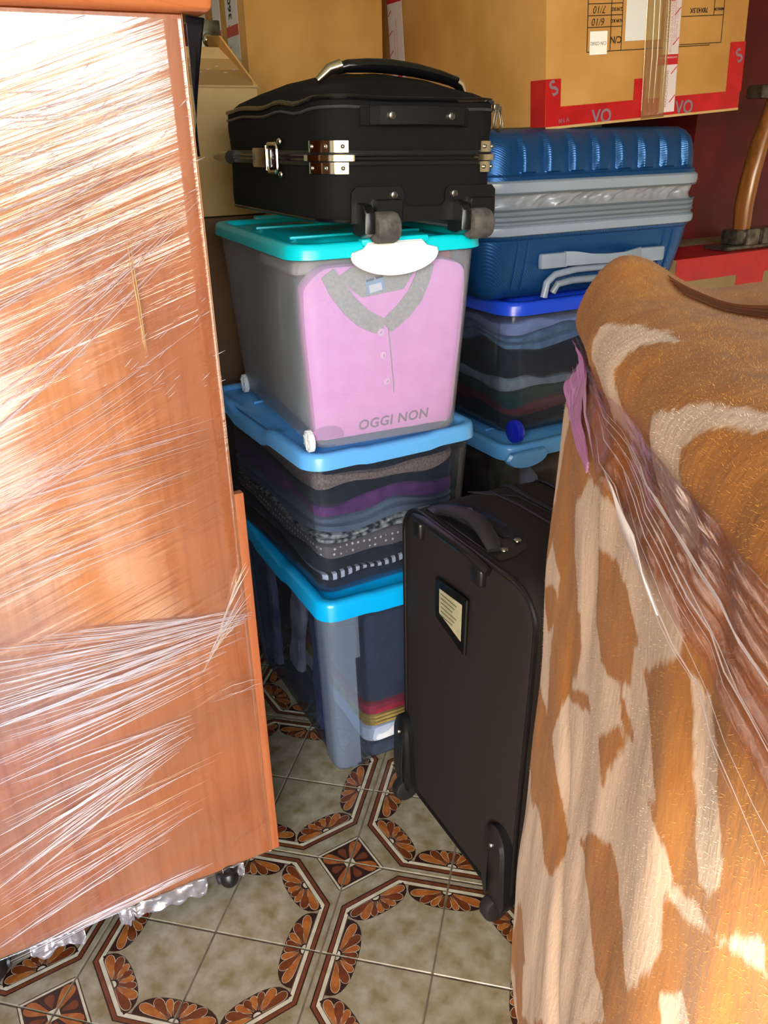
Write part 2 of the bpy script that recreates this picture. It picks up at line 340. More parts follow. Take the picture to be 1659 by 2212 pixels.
# gathered folds of film: thin ropes between a start line and an end line on the panel (x, z in room coordinates)
M_fold=mat_glossmix('film_fold','f4f0f4','ffffff',0.55,0.16,'efe8f0',0.38)
M_foldw=mat_glossmix('film_fold_warm','f4ead8','fff0d0',0.5,0.2,'f0d8a8',0.35)
rnd=random.Random(11)
def folds(name,fam,m):
    b=MB()
    for (a0,a1,e0,e1,n,r0,r1,sag,t0,t1,lmin) in fam:
        for k in range(n):
            p=rnd.random(); q=min(1,max(0,p+rnd.uniform(-0.12,0.12)))
            A=(a0[0]+(a1[0]-a0[0])*p,a0[1]+(a1[1]-a0[1])*p); E=(e0[0]+(e1[0]-e0[0])*q,e0[1]+(e1[1]-e0[1])*q)
            L=rnd.uniform(lmin,1.0); s=rnd.uniform(t0,max(t0,t1-L)) if t1-L>t0 else t0
            r=rnd.uniform(r0,r1); m_=14 if L>0.25 else 6; pts=[];rs=[]; wob=rnd.uniform(0.0,0.004); ph=rnd.uniform(0,6)
            for i in range(m_+1):
                t=s+L*i/m_; t=min(t,1.0)
                x=A[0]+(E[0]-A[0])*t; z=A[1]+(E[1]-A[1])*t - sag*math.sin(PI*t) + wob*math.sin(ph+t*7)
                pts.append((x-WX,-0.0105-0.001*math.sin(i),z-WZ)); rs.append(r*(0.15+0.85*math.sin(PI*(i+0.3)/(m_+0.6))))
            b.add(tube(pts,rs,5,False,0.5))
    o=b.build(name,m,wd); o['kind']='stuff'; return o
folds('film_folds',[
  ((-0.30,1.05),(-0.12,1.36),(0.10,1.22),(0.12,1.40),60,0.0004,0.0016,0.01,0,1,0.10),
  ((-0.34,0.86),(-0.16,1.12),(0.138,1.20),(0.142,1.26),26,0.0004,0.0013,0.02,0,1,0.3),
  ((-0.30,0.80),(-0.20,0.93),(0.06,0.97),(0.13,1.08),12,0.0004,0.0009,0.012,0,1,0.5),
  ((-0.30,0.80),(-0.18,0.90),(0.10,0.85),(0.128,0.95),22,0.0003,0.0010,0.0,0,1,0.25),
  ((-0.34,0.70),(-0.20,0.80),(0.09,0.78),(0.125,0.88),12,0.0004,0.0014,0.0,0.1,0.95,0.25),
  ((-0.36,0.50),(-0.22,0.67),(0.145,0.575),(0.156,0.60),58,0.0004,0.0019,0.006,0,1,0.3),
  ((-0.36,0.40),(-0.25,0.55),(0.10,0.50),(0.155,0.57),34,0.0004,0.0015,0.012,0,1,0.3),
  ((-0.42,0.12),(-0.26,0.42),(0.01,0.36),(0.05,0.43),40,0.0004,0.0013,0.0,0,1,0.3),
  ((-0.42,0.05),(-0.30,0.25),(0.02,0.20),(0.07,0.34),22,0.0003,0.0010,0.0,0,1,0.3),
  ((-0.36,0.03),(-0.36,0.055),(0.04,0.083),(0.05,0.10),9,0.0006,0.0013,0.0,0,1,0.5),
  ((0.05,0.50),(0.09,0.56),(0.152,0.60),(0.156,0.70),16,0.0003,0.0009,-0.01,0,1,0.6),
  ((0.00,0.43),(0.02,0.47),(0.15,0.43),(0.155,0.47),3,0.0005,0.0010,0.0,0.4,1,0.5),
 ],M_fold)
folds('warm_film_folds',[
  ((-0.30,0.75),(-0.18,0.86),(0.06,0.80),(0.125,0.90),8,0.0004,0.0012,0,0,0.8,0.2),
  ((0.05,0.50),(0.09,0.56),(0.152,0.60),(0.156,0.70),8,0.0003,0.0009,-0.01,0,1,0.6),
  ((-0.36,0.10),(-0.26,0.30),(0.03,0.22),(0.07,0.33),8,0.0003,0.0009,0,0.2,1,0.3),
  ((0.03,1.20),(0.05,1.22),(0.035,1.04),(0.05,1.03),3,0.001,0.0028,0,0,1,0.7),
 ],M_foldw)
# short flecks near the upper part
fb=MB()
for k in range(150):
    x=rnd.uniform(-0.12,0.135); z=rnd.uniform(0.97,1.39); L=rnd.uniform(0.004,0.025); a=math.radians(rnd.uniform(5,45))
    fb.add(tube([(x-WX,-0.011,z-WZ),(x+L*0.5*math.cos(a)-WX,-0.012,z+L*0.5*math.sin(a)-WZ),(x+L*math.cos(a)-WX,-0.011,z+L*math.sin(a)-WZ)],[0.0003,rnd.uniform(0.0006,0.0015),0.0003],5,False,0.5))
fo=fb.build('film_flecks',M_fold,wd); fo['kind']='stuff'
# torn film hanging below, film over a caster, smoky film under the top board
M_tatter=mat_glossmix('torn_film','eeecf0','ffffff',0.14,0.22,'c8c6d0',0.16)
def tatter(x0,x1,z1,depth,seed):
    def fn(u,v):
        x=x0+(x1-x0)*u; jag=depth*(0.62+0.38*ns(u*4+seed,seed*3.1))*(1 if 0.03<u<0.97 else 0.6)
        return (x-WX,-0.004-0.006*v+0.007*ns(x*60,v*3,seed),z1-WZ-jag*v-0.004*ns(x*90,v*5,seed+4))
    obj('torn_film',grid(26,8,fn),M_tatter,wd,solid=0.0004)
tatter(-0.125,0.012,0.052,0.05,1.0); tatter(-0.30,-0.21,0.052,0.045,5.0); tatter(-0.15,-0.125,0.052,0.055,9.0); tatter(0.043,0.085,0.052,0.044,12.0)
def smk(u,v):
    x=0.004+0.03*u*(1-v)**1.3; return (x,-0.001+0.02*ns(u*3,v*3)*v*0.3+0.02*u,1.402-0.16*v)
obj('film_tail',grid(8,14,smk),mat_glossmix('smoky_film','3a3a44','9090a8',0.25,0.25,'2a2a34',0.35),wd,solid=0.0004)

# ---------------------------------------------------------------- storage bins
def clamp01(t): return max(0,min(1,t))
def sm(t): t=clamp01(t); return t*t*(3-2*t)
def storage_bin(name,label,loc,rz,w,d,h,lidh,taper,mb,ml,r=0.03,pillar=0,wave=0,foot=0.0,group=None,ribs=True):
    t=thing(name,label,'storage bin',loc,(0,0,rz),group)
    cx,cy=w/2,d/2; ov=0.011
    def outline(inset,z):
        W,D=w-2*inset,d-2*inset; p=rr(W,D,r,6,28,cx,cy); out=[]
        for x,y in p:
            if pillar:
                dx=min(x-inset,w-inset-x); dy=min(y-inset,d-inset-y)
                if dy<0.002 and dx>pillar: k=sm((dx-pillar)/0.006)*0.009; y+= k if y<cy else -k
                elif dx<0.002 and dy>pillar: k=sm((dy-pillar)/0.006)*0.009; x+= k if x<cx else -k
            out.append((x,y,z))
        return out
    rings=[outline(ov+taper+0.02,foot),outline(ov+taper+0.004,foot+0.002),outline(ov+taper,foot+0.012)]
    for k in range(1,7): rings.append(outline(ov+taper*(1-k/6),foot+0.012+(h-0.006-foot-0.012)*k/6))
    v,f=loft(rings,True,False)
    bb=MB().add((v,f))
    mats=mb if isinstance(mb,(list,tuple)) else [mb]
    if len(mats)>1:
        for q,fc in enumerate(bb.f):
            if len(fc)>4: continue
            x=sum(v[i][0] for i in fc)/4; y=sum(v[i][1] for i in fc)/4
            if min(x,w-x)>pillar+0.008 or (min(x,w-x)<0.055 and min(y,d-y)>pillar+0.008 and min(y,d-y)>0.05): bb.mi[q]=1
    bb.build('body',list(mats),t,solid=0.002,angle=60)
    def wz(x,y):
        if not wave: return 0.0
        k=sm((y-0.19)/0.05)*sm((d-0.14-y)/0.05); k2=sm((x-0.10)/0.03)*sm((w-0.10-x)/0.03)
        side=(x<0.03 or x>w-0.03)
        return -wave*k if side else (-wave*0.35*k2 if (y<0.03 or y>d-0.03) else 0)
    def lr(inset,z,rad,wv=1.0):
        p=rr(w-2*inset,d-2*inset,max(rad,0.004),6,28,cx,cy); return [(x,y,z+wv*wz(x if inset<0.03 else x,y)) for x,y in p]
    R0=r+0.012
    L=[lr(0.003,h-lidh,R0),lr(0.0,h-lidh+0.002,R0),lr(0.0015,h-0.010,R0),lr(0.004,h-0.003,R0-0.003),lr(0.009,h,R0-0.008),lr(0.020,h,R0-0.016,0.8),lr(0.024,h-0.003,R0-0.02,0.5),lr(0.027,h-0.009,R0-0.022,0),lr(0.06,h-0.0095,0.02,0),lr(0.064,h-0.006,0.02,0)]
    lid=MB().add(loft(L,False,True)).build('lid',ml,t,solid=0.0018,angle=50)
    if ribs:
        for yy in (0.17,d-0.17): obj('lid_rib',box(0.055,w-0.055,yy-0.004,yy+0.004,h-0.008,h-0.002,0.0018),ml,lid)
    return t
def wheel(par,x,y,z,r,wd_,m,spokes=6,name='wheel'):
    o=obj(name,cyl((-wd_/2,0,0),(wd_/2,0,0),r*0.93,24,0.002),m,par); o.location=(x,y,z)
    b=MB()
    for k in range(20):
        a=2*PI*k/20; b.add(box(-wd_/2+0.001,wd_/2-0.001,-0.0016,0.0016,r*0.9,r,0.0004,1),0,Matrix.Rotation(a,4,'X'))
    for k in range(spokes):
        a=2*PI*k/spokes; b.add(box(-wd_/2-0.0016,-wd_/2+0.001,-0.0013,0.0013,r*0.2,r*0.8,0.0004,1),0,Matrix.Rotation(a,4,'X'))
    b.add(cyl((-wd_/2-0.003,0,0),(-wd_/2+0.001,0,0),r*0.24,14)); b.build('wheel_spokes',m,o); return o
def latch(par,x,y,z,m,w=0.165,rz=0):
    """crescent snap latch: rounded lower edge, flat top"""
    p=[]
    for k in range(21):
        a=PI+PI*k/20; p.append((w/2*math.cos(a)*(1 if abs(math.cos(a))<0.98 else 0.99),0.034*math.sin(a)*abs(math.sin(a))**0.15))
    p+=[(w/2*0.96,0.008),(w/2*0.72,0.013),(w/2*0.62,0.021),(-w/2*0.62,0.021),(-w/2*0.72,0.013),(-w/2*0.96,0.008)]
    o=obj('latch',prism(p,0.0,-0.010,'y',0.0025),m,par); o.location=(x,y,z); o.rotation_euler=(0,0,rz)
    obj('latch_hook',box(-w*0.31,w*0.31,-0.007,0.014,0.015,0.0225,0.002),m,o); return o
# wavy folded cloth: slabs between shared wavy surfaces
def cloth_mat(name,c,var=None,**k): return mat(name,c,rough=0.95,var=var or c,vscale=k.pop('vscale',30),bump=k.pop('bump',0.5),bscale=k.pop('bscale',400),sheen=k.pop('sheen',0.1),spec=0.1,**k)
def cloth_stack(loc,rz,w,d,z0,items,seed=0,amp=0.008,group=None,bulge=0.004,lean=None):
    """items: (name,label,category,thickness,material,folds)"""
    z=z0; prev=None; outs=[]
    for q,(nm,lab,cat,th,m,nf) in enumerate(items):
        z1=z+th; s0,s1=seed+q*7.3,seed+(q+1)*7.3
        def surf(x,y,zz,s): 
            return zz+amp*ns(x*9,y*7,s)+(lean(x,y) if lean else 0)
        lo=(lambda x,y,zz=z,s=s0: surf(x,y,zz,s) if zz>z0+1e-6 else zz); hi=lambda x,y,zz=z1,s=s1: surf(x,y,zz,s)
        rings=[]; n=0
        ins=[0.012,0.005,0.001]+[0]*3+[0.001,0.005,0.012]; lv=[0.0,0.03,0.12,0.3,0.5,0.7,0.88,0.97,1.0]
        if nf>1:
            ins=[];lv=[]
            for k in range(nf):
                for a,bb in ((0.008,0.02),(0.002,0.2),(0,0.5),(0.002,0.8),(0.008,0.98)): ins.append(a if not (k==0 and a==0.008) else 0.012); lv.append((k+bb)/nf)
        for i_,l_ in zip(ins,lv):
            p=rr(w-2*i_,d-2*i_,0.03,5,16,w/2,d/2); row=[]
            for x,y in p:
                bu=bulge*ns(x*14,y*14,s0+l_*2); nx,ny=(x-w/2)/w,(y-d/2)/d; L_=math.hypot(nx,ny)+1e-6
                a,b_=lo(x,y),hi(x,y); a+=0.0004; b_-=0.0004
                row.append((x+nx/L_*min(bu,0),y+ny/L_*min(bu,0),a+(max(b_-a,0.001))*l_))
            rings.append(row)
        # close the top and bottom with inset rings so the slab follows the wave
        def capring(k,f):
            p=rr((w-0.024)*k,(d-0.024)*k,0.02*k+0.001,5,16,w/2,d/2); return [(x,y,f(x,y)) for x,y in p]
        top=[capring(k,lambda x,y:hi(x,y)-0.0005) for k in (0.75,0.4,0.1)]; bot=[capring(k,lambda x,y:lo(x,y)+0.0005) for k in (0.1,0.4,0.75)]
        o=obj(nm,loft(bot+rings+top),m); o.location=loc; o.rotation_euler=(0,0,rz); tag(o,lab,cat,group); outs.append(o)
        z=z1
    return outs
M_bin_frost=mat_clear('frosted_plastic','f6f7f9','d0d4de',0.14,0.35,0.2)
M_bin_clear=mat_clear('clear_plastic','e6ebf4','8b97a6',0.035,0.14,0.35)
M_bin_pillar=mat_clear('cloudy_plastic','d6e2f4','9fb0c6',0.22,0.28,0.3)
M_teal=mat('teal_plastic','04c2d2',rough=0.28,spec=0.5)
M_sky=mat('light_blue_plastic','5fabf0',rough=0.3,spec=0.5)
M_azure=mat('azure_plastic','06a2e6',rough=0.25,spec=0.5)
M_royal=mat('royal_blue_plastic','1c46d2',rough=0.28,spec=0.5)
M_white=mat('white_plastic','f2f2f4',rough=0.3)
M_whitec=mat('white_clear_plastic','dfe3e6',rough=0.3)

# --- bottom bin
B1=(0.334,0.230,0)
b1=storage_bin('storage_bin','tall cloudy storage bin with azure lid on the tiles, bottom of the front stack',B1,0,0.40,0.585,0.462,0.043,0.018,[M_bin_pillar,M_bin_clear],M_azure,r=0.028,pillar=0.075,wave=0.010,group=None)
navy=cloth_mat('navy_cloth','2a3242','323c50'); wht=cloth_mat('white_cloth','cfd3de','bcc2d0'); red=cloth_mat('red_cloth','b0283c','8f1c30'); yel=cloth_mat('yellow_cloth','c3a24a','a88736'); blu=cloth_mat('blue_cloth','2a4a80','40629a'); dk=cloth_mat('black_cloth','15171f','1e2230'); 
cloth_stack((B1[0]+0.105,B1[1]+0.034,0),0,0.255,0.45,0.006,[
 ('folded_shirt','navy folded cloth at the very bottom of the lowest bin','clothing',0.040,navy,1),
 ('folded_shirt','white folded cloth near the bottom of the lowest bin','clothing',0.045,wht,1),
 ('folded_shirt','yellow folded cloth between red and white ones in the lowest bin','clothing',0.032,yel,3),
 ('folded_shirt','red folded cloth under the dark cloth in the lowest bin','clothing',0.028,red,1),
 ('folded_blanket','thick dark navy blanket filling the upper part of the lowest bin','blanket',0.255,navy,1)],seed=3,amp=0.005,group='folded clothes in the lowest bin')
# things squeezed against the left wall of the bottom bin
def hang(name,label,cat,loc,w,h,m,th=0.02,seed=0,lean=0.0):
    """upright bunched cloth in the YZ plane"""
    rings=[]
    for k in range(15):
        z=h*k/14; ww=w*(0.75+0.25*ns(z*14,seed)+0.1*math.sin(k*0.9+seed)); row=[]
        for j in range(20):
            a=2*PI*j/20; e=math.copysign(abs(math.cos(a))**0.6,math.cos(a)); s_=math.copysign(abs(math.sin(a))**0.6,math.sin(a))
            row.append((th/2*s_*(1+0.5*ns(j*0.8,z*25,seed)),ww/2*e+0.008*ns(z*18,j,seed)+lean*z,z))
        rings.append(row)
    o=obj(name,loft(rings),m); o.location=loc; return tag(o,label,cat)
hang('bunched_cloth','blue cloth pressed upright against the left wall of the lowest bin','clothing',(B1[0]+0.066,B1[1]+0.20,0.008),0.075,0.30,blu,seed=2)
hang('bunched_cloth','mauve and white cloth slumped inside the left wall of the lowest bin','clothing',(B1[0]+0.060,B1[1]+0.335,0.10),0.10,0.24,cloth_mat('mauve_cloth','8f88a0','cfc9d2',vscale=12),seed=6,lean=-0.2)
hang('bunched_cloth','grey lilac cloth standing at the back left of the lowest bin','clothing',(B1[0]+0.064,B1[1]+0.50,0.008),0.045,0.40,cloth_mat('lilac_cloth','6f7396','a2a6c0',vscale=9),seed=9)

# --- middle bin
B2=(0.330,0.240,0.4625)
storage_bin('storage_bin','clear storage bin of folded clothes with pale blue lid, middle of the front stack',B2,math.radians(2.5),0.395,0.58,0.312,0.032,0.014,M_bin_clear,M_sky,r=0.035,wave=0.012)
def dots_mat():
    m,nt,out=nmat('polka_dot_cloth'); p=N(nt,'ShaderNodeBsdfPrincipled',inp={'Roughness':0.95}); nt.links.new(p.outputs[0],out.inputs[0])
    tc=N(nt,'ShaderNodeTexCoord'); v=N(nt,'ShaderNodeTexVoronoi',inp={'Scale':75.0,'Randomness':0.25}); nt.links.new(tc.outputs['Object'],v.inputs[0])
    c=N(nt,'ShaderNodeMath',operation='LESS_THAN'); c.inputs[1].default_value=0.20; nt.links.new(v.outputs[0],c.inputs[0])
    mx=N(nt,'ShaderNodeMix',data_type='RGBA'); mx.inputs[6].default_value=srgb('6e615c'); mx.inputs[7].default_value=srgb('e6dccb'); nt.links.new(c.outputs[0],mx.inputs[0]); nt.links.new(mx.outputs[2],p.inputs['Base Color']); return m
def stripe_mat():
    m,nt,out=nmat('striped_cloth'); p=N(nt,'ShaderNodeBsdfPrincipled',inp={'Roughness':0.95}); nt.links.new(p.outputs[0],out.inputs[0])
    tc=N(nt,'ShaderNodeTexCoord'); w=N(nt,'ShaderNodeTexWave',inp={'Scale':18.0,'Distortion':0.4}); w.bands_direction='X'; nt.links.new(tc.outputs['Object'],w.inputs[0])
    c=N(nt,'ShaderNodeMath',operation='GREATER_THAN'); c.inputs[1].default_value=0.5; nt.links.new(w.outputs[1],c.inputs[0])
    mx=N(nt,'ShaderNodeMix',data_type='RGBA'); mx.inputs[6].default_value=srgb('14161f'); mx.inputs[7].default_value=srgb('d8dade'); nt.links.new(c.outputs[0],mx.inputs[0]); nt.links.new(mx.outputs[2],p.inputs['Base Color']); return m
knit=mat('beige_knit','a98d7e',rough=0.95,var='7e6558',vscale=220,bump=1.0,bscale=260)
purp=cloth_mat('purple_cloth','7b3f78','5f2f66'); gry=cloth_mat('grey_cloth','6d7886','5b6573',vscale=12)
pat=mat('patterned_cloth','12141c',rough=0.9,var='c9c2b4',vscale=70,detail=1)
cloth_stack((B2[0]+0.034,B2[1]+0.040,B2[2]),math.radians(2.5),0.322,0.50,0.004,[
 ('folded_trousers','black folded trousers at the bottom of the middle bin','clothing',0.022,dk,1),
 ('folded_shirt','black and white striped folded shirt in the middle bin','clothing',0.020,stripe_mat(),1),
 ('folded_trousers','black folded trousers above the striped shirt in the middle bin','clothing',0.026,dk,1),
 ('folded_blouse','taupe folded blouse with small white dots in the middle bin','clothing',0.034,dots_mat(),1),
 ('folded_scarf','black and cream patterned scarf in the middle bin','clothing',0.016,pat,2),
 ('folded_sweater','grey folded sweater in the middle of the middle bin','clothing',0.040,gry,2),
 ('folded_shirt','purple folded shirt in the middle bin','clothing',0.034,purp,1),
 ('folded_trousers','black folded trousers under the beige knit in the middle bin','clothing',0.030,dk,1),
 ('knit_sweater','beige chunky knit sweater near the top of the middle bin','clothing',0.026,knit,1),
 ('folded_trousers','black folded trousers under the pale blue lid','clothing',0.026,dk,1)],seed=20,amp=0.024,group='folded clothes in the middle bin')

# --- top frosted bin with the pink shirt
B3=(0.318,0.226,0.776); R3=math.radians(-3)
b3=storage_bin('storage_bin','frosted storage bin on white wheels with teal lid and a pink shirt inside',B3,R3,0.372,0.56,0.374,0.026,0.022,M_bin_frost,M_teal,r=0.034,foot=0.005)
for yy in (0.052,0.50):
    wheel(b3,0.030,yy,0.0205,0.0205,0.012,M_whitec)
    wheel(b3,0.330,yy+0.04,0.0205,0.0200,0.012,M_whitec)
latch(b3,0.185,-0.001,0.350,M_white)
l2=latch(b3,0.373,0.28,0.350,M_white,rz=PI/2); l3=latch(b3,0.186,0.561,0.350,M_white,rz=PI)
obj('latch_seat',box(0.125,0.25,-0.004,0.016,0.366,0.379,0.004),M_teal,b3)
obj('latch_seat',box(0.10,0.27,0.548,0.566,0.366,0.380,0.004),M_teal,b3)
# pink shirt, folded upright against the front wall
def pillow(name,label,cat,m,par_loc,rz,x0,x1,y0,y1,z0,z1,seed=0,amp=0.004,r=0.018,group=None,rx=0):
    """soft rounded upright block of folded cloth"""
    rings=[]
    for k in range(17):
        a=k/16; e=(1-abs(2*a-1)**6); e=max(e,0.0)**0.5; row=[]
        for x,y in rr((x1-x0)-2*r*(1-e)-0.001,(y1-y0)-2*r*(1-e)-0.001,r,5,12,(x0+x1)/2,(y0+y1)/2):
            z=z0+(z1-z0)*a; row.append((x+amp*ns(y*22,z*16,seed),y+amp*ns(x*22,z*16,seed+3),z+amp*ns(x*25,y*25,seed+8)))
        rings.append(row)
    o=obj(name,loft(rings),m); o.location=par_loc; o.rotation_euler=(rx,0,rz); return tag(o,label,cat,group)
pink=cloth_mat('pink_cloth','f0a6ea','ea9ce4',bump=0.25,bscale=60); mgrey=cloth_mat('melange_grey_cloth','a9a8a6','98979a',vscale=200)
sh=thing('folded_shirt','pink folded shirt with grey collar pressed against the front of the frosted bin','shirt',(B3[0]+0.030,B3[1]+0.0460,B3[2]+0.015),(math.radians(3.3),0,R3))
def shirt_body():
    W,H=0.318,0.318; rings=[]
    def outl(ins,yy,cut=True):
        row=[]
        for x,z in rr(W-2*ins,H-2*ins,0.022,6,30,W/2,H/2):
            # shoulders fall away either side of the collar
            if z>H*0.6: 
                drop=0.022*sm((0.05-x)/0.05)+0.010*sm((x-0.26)/0.05); z-=drop*(z-H*0.6)/(H*0.4)
            x=W/2+(x-W/2)*(0.915+0.085*sm(z/0.25))
            row.append((x,yy+0.0015*ns(x*30,z*20,1)*(1 if yy<0.02 else 0),z))
        return row
    for ins,yy in ((0.30/2,0.0006),(0.10,0.0),(0.05,0.0),(0.02,0.0),(0.008,0.001),(0.002,0.004),(0.0,0.012),(0.0,0.03),(0.004,0.042),(0.015,0.046)): rings.append(outl(ins,yy))
    return loft(rings)
obj('shirt_body',shirt_body(),pink,sh)
def flat(name,pts,y0,y1,m,par,bev=0.0008): return obj(name,prism(pts,y0,y1,'y',bev),m,par)
flat('back_collar',[(0.062,0.300),(0.090,0.316),(0.19,0.320),(0.215,0.306),(0.190,0.270),(0.108,0.2614)],0.0,-0.0012,mgrey,sh)
def band(name,path,w0,m,par,y0,y1):
    L=[];R=[]
    for i,(x,z) in enumerate(path):
        a=path[max(i-1,0)];b=path[min(i+1,len(path)-1)]; dx,dz=b[0]-a[0],b[1]-a[1]; l=math.hypot(dx,dz); nx,nz=-dz/l,dx/l; ww=w0*(0.75+0.25*math.sin(PI*(i+0.5)/len(path)))
        L.append((x+nx*ww/2,z+nz*ww/2));R.append((x-nx*ww/2,z-nz*ww/2))
    return flat(name,L+R[::-1],y0,y1,m,par,0.0006)
band('collar_band',[(0.045,0.309),(0.062,0.280),(0.085,0.250),(0.110,0.226),(0.134,0.212),(0.150,0.207)],0.034,mgrey,sh,-0.0005,-0.0026)
band('collar_band',[(0.236,0.314),(0.226,0.285),(0.212,0.256),(0.190,0.232),(0.168,0.215),(0.156,0.206)],0.034,mgrey,sh,-0.0007,-0.003)
lb=flat('care_label',[(0.118,0.265),(0.153,0.272),(0.150,0.299),(0.115,0.292)],-0.0012,-0.0020,mat('label_blue','7fa4c8',rough=0.7),sh,0.0004)
flat('label_patch',[(0.1235,0.2685),(0.1475,0.273),(0.1455,0.286),(0.1215,0.282)],-0.002,-0.0024,mat('label_white','d8dfea',rough=0.7),lb,0.0002)
flat('label_stripe',[(0.117,0.288),(0.132,0.291),(0.131,0.295),(0.116,0.292)],-0.002,-0.0024,mat('label_ink','2a3450',rough=0.7),lb,0.0002)
flat('label_stripe',[(0.135,0.2917),(0.1495,0.2945),(0.1487,0.2985),(0.134,0.2957)],-0.002,-0.0024,bpy.data.materials['label_ink'],lb,0.0002)
band('placket',[(0.160,0.205),(0.164,0.17),(0.168,0.13),(0.172,0.095),(0.172,0.078)],0.0022,mat('placket_line','a88fa0',rough=0.9),sh,-0.0003,-0.0014)
mb_=mat('button_pink','f0c0ea',rough=0.4); ms_=mat('button_thread','7a5a78',rough=0.9)
for (bx,bz,ra) in ((0.145,0.1966,60),(0.1506,0.153,90),(0.158,0.1027,40)):
    bt=obj('button',cyl((bx,0.0,bz),(bx,-0.003,bz),0.0072,20,0.0008),mb_,sh)
    c,s_=math.cos(math.radians(ra))*0.0025,math.sin(math.radians(ra))*0.0025
    obj('button_thread',tube([(bx-c,-0.0032,bz-s_),(bx+c,-0.0032,bz+s_)],0.0005,6),ms_,bt)
MB().add(text_vf('OGGI NON',0.027,0.0002,spacing=1.08,shear=0.15,bold=0.0006),0,facing('-y',0.172,-0.0013,0.024,0.03)).build('lettering',mat('print_grey','84698a',rough=0.9),sh,smooth=False)
flat('print_spot',[(0.036+0.034*math.cos(2*PI*k/20),0.012+0.020*math.sin(2*PI*k/20)) for k in range(20) if math.sin(2*PI*k/20)>-0.4],-0.0002,-0.0010,mat('print_mauve','c07cc0',rough=0.9),sh,0.0003)
# creases of the folded sleeve and side
for pth in ([(0.02,0.088),(0.05,0.096),(0.09,0.084),(0.135,0.074)],[(0.172,0.078),(0.160,0.064),(0.130,0.055),(0.095,0.052)],[(0.01,0.262),(0.04,0.264),(0.055,0.245),(0.066,0.215)]):
    obj('crease',tube([(x,0.0006,z) for x,z in pth],[0.0002,0.0013,0.0013,0.0002],6),pink,sh)
F=(B3[0],B3[1],B3[2])
gA=cloth_mat('stone_cloth','8a8580','a29b92',vscale=10); gB=cloth_mat('slate_cloth','7b8894','95a2ab',vscale=9); gC=cloth_mat('brown_cloth','5b4a44','76625a',vscale=9); coral=cloth_mat('coral_cloth','e0606e','d84f60'); offw=cloth_mat('off_white_cloth','cfcac6','bdb8b5')
pillow('folded_cloth','pale slate cloth standing behind the pink shirt, nearest of the row in the frosted bin','clothing',gB,F,R3,0.036,0.335,0.094,0.20,0.02,0.30,1,group='upright clothes in the frosted bin')
pillow('folded_cloth','stone grey cloth standing second behind the pink shirt','clothing',gA,F,R3,0.038,0.335,0.203,0.32,0.02,0.31,5,group='upright clothes in the frosted bin')
pillow('folded_cloth','dark brown cloth standing at the back of the frosted bin','clothing',gC,F,R3,0.038,0.335,0.323,0.43,0.02,0.29,9,group='upright clothes in the frosted bin')
pillow('folded_cloth','charcoal cloth at the far end of the frosted bin','clothing',cloth_mat('ash_cloth','6a6668','7a7476'),F,R3,0.038,0.335,0.433,0.52,0.02,0.27,12,group='upright clothes in the frosted bin')
pillow('folded_towel','coral red cloth lying at the top right of the frosted bin','clothing',coral,F,R3,0.215,0.350,0.094,0.26,0.314,0.340,3,0.002,0.010)
pillow('folded_towel','off-white cloth lying at the top left of the frosted bin','clothing',offw,F,R3,0.030,0.205,0.094,0.30,0.313,0.338,4,0.002,0.010)

# ---------------------------------------------------------------- black carry-on case on the teal lid
M_nylon=mat('black_nylon','0e0e11',rough=0.8,bump=0.4,bscale=900,spec=0.2)
M_patent=mat('black_patent_trim','0c0c0f',rough=0.18,spec=0.6,bump=0.3,bscale=90)
M_chrome=mat('polished_metal','e9dfc8',rough=0.12,metal=1.0)
M_gun=mat('dark_metal','b0aca4',rough=0.28,metal=1.0)
M_rub=mat('grey_rubber','3c3a38',rough=0.85,var='5a5652',vscale=60,bump=0.8,bscale=200)
CW,CD,CH=0.335,0.555,0.20
bc=thing('carry_on_case','black fabric carry-on case with metal fittings lying flat on the teal lid','suitcase',(0.380,0.222,1.178),(0,math.radians(1.2),math.radians(-1.0)))
def cout(ins,z,r=0.055,w=None,d=None,wob=0.0): 
    return [(x,y,z(x,y) if callable(z) else z) for x,y in rr(CW-2*ins,CD-2*ins,r-ins*0.5,8,14,CW/2,CD/2)]
def dome(x,y):
    a=(x-CW/2)/(CW/2); b=(y-CD/2)/(CD/2); return max(0,(1-a*a)*(1-b*b*0.9))
def tw(x,y): return 0.004*ns(x*12,y*9,3)-0.006*sm((0.05-x)/0.05)*math.sin(y*16)**2
R=[cout(0.03,0.0),cout(0.008,0.0015),cout(0.001,0.010),cout(0.0,0.03),cout(0.001,0.06),cout(0.002,0.092)]
obj('lower_shell',loft(R),M_nylon,bc,angle=50)
R=[cout(0.002,0.111),cout(0.001,0.13),cout(-0.001,0.155),cout(0.0005,lambda x,y:0.186+tw(x,y)),cout(0.006,lambda x,y:0.191+tw(x,y))]
for k in (0.92,0.8,0.62,0.4,0.15):
    R.append([(CW/2+(x-CW/2)*k,CD/2+(y-CD/2)*k,0.190+0.052*dome(CW/2+(x-CW/2)*k,CD/2+(y-CD/2)*k)**0.8+0.004*ns(x*k*14,y*k*10,7)) for x,y,z in cout(0.006,0)])
obj('upper_shell',loft(R),M_nylon,bc,angle=50)
obj('seam_band',loft([cout(-0.0015,0.090),cout(-0.003,0.092),cout(-0.003,0.111),cout(-0.0015,0.113)]),mat('ribbed_band','111114',rough=0.4,bump=0.6,bscale=300,bstretch=(0.2,0.2,3)),bc)
for z in (0.0985,0.1045): obj('seam_piping',loop_tube([(x,y,z) for x,y,_ in cout(-0.004,0)],0.0022,6),M_patent,bc)
obj('zip',loop_tube([(x,y,z-0.008) for x,y,z in cout(-0.001,lambda x,y:0.182+tw(x,y))],0.0025,6),mat('zip_grey','33343a',rough=0.4),bc)
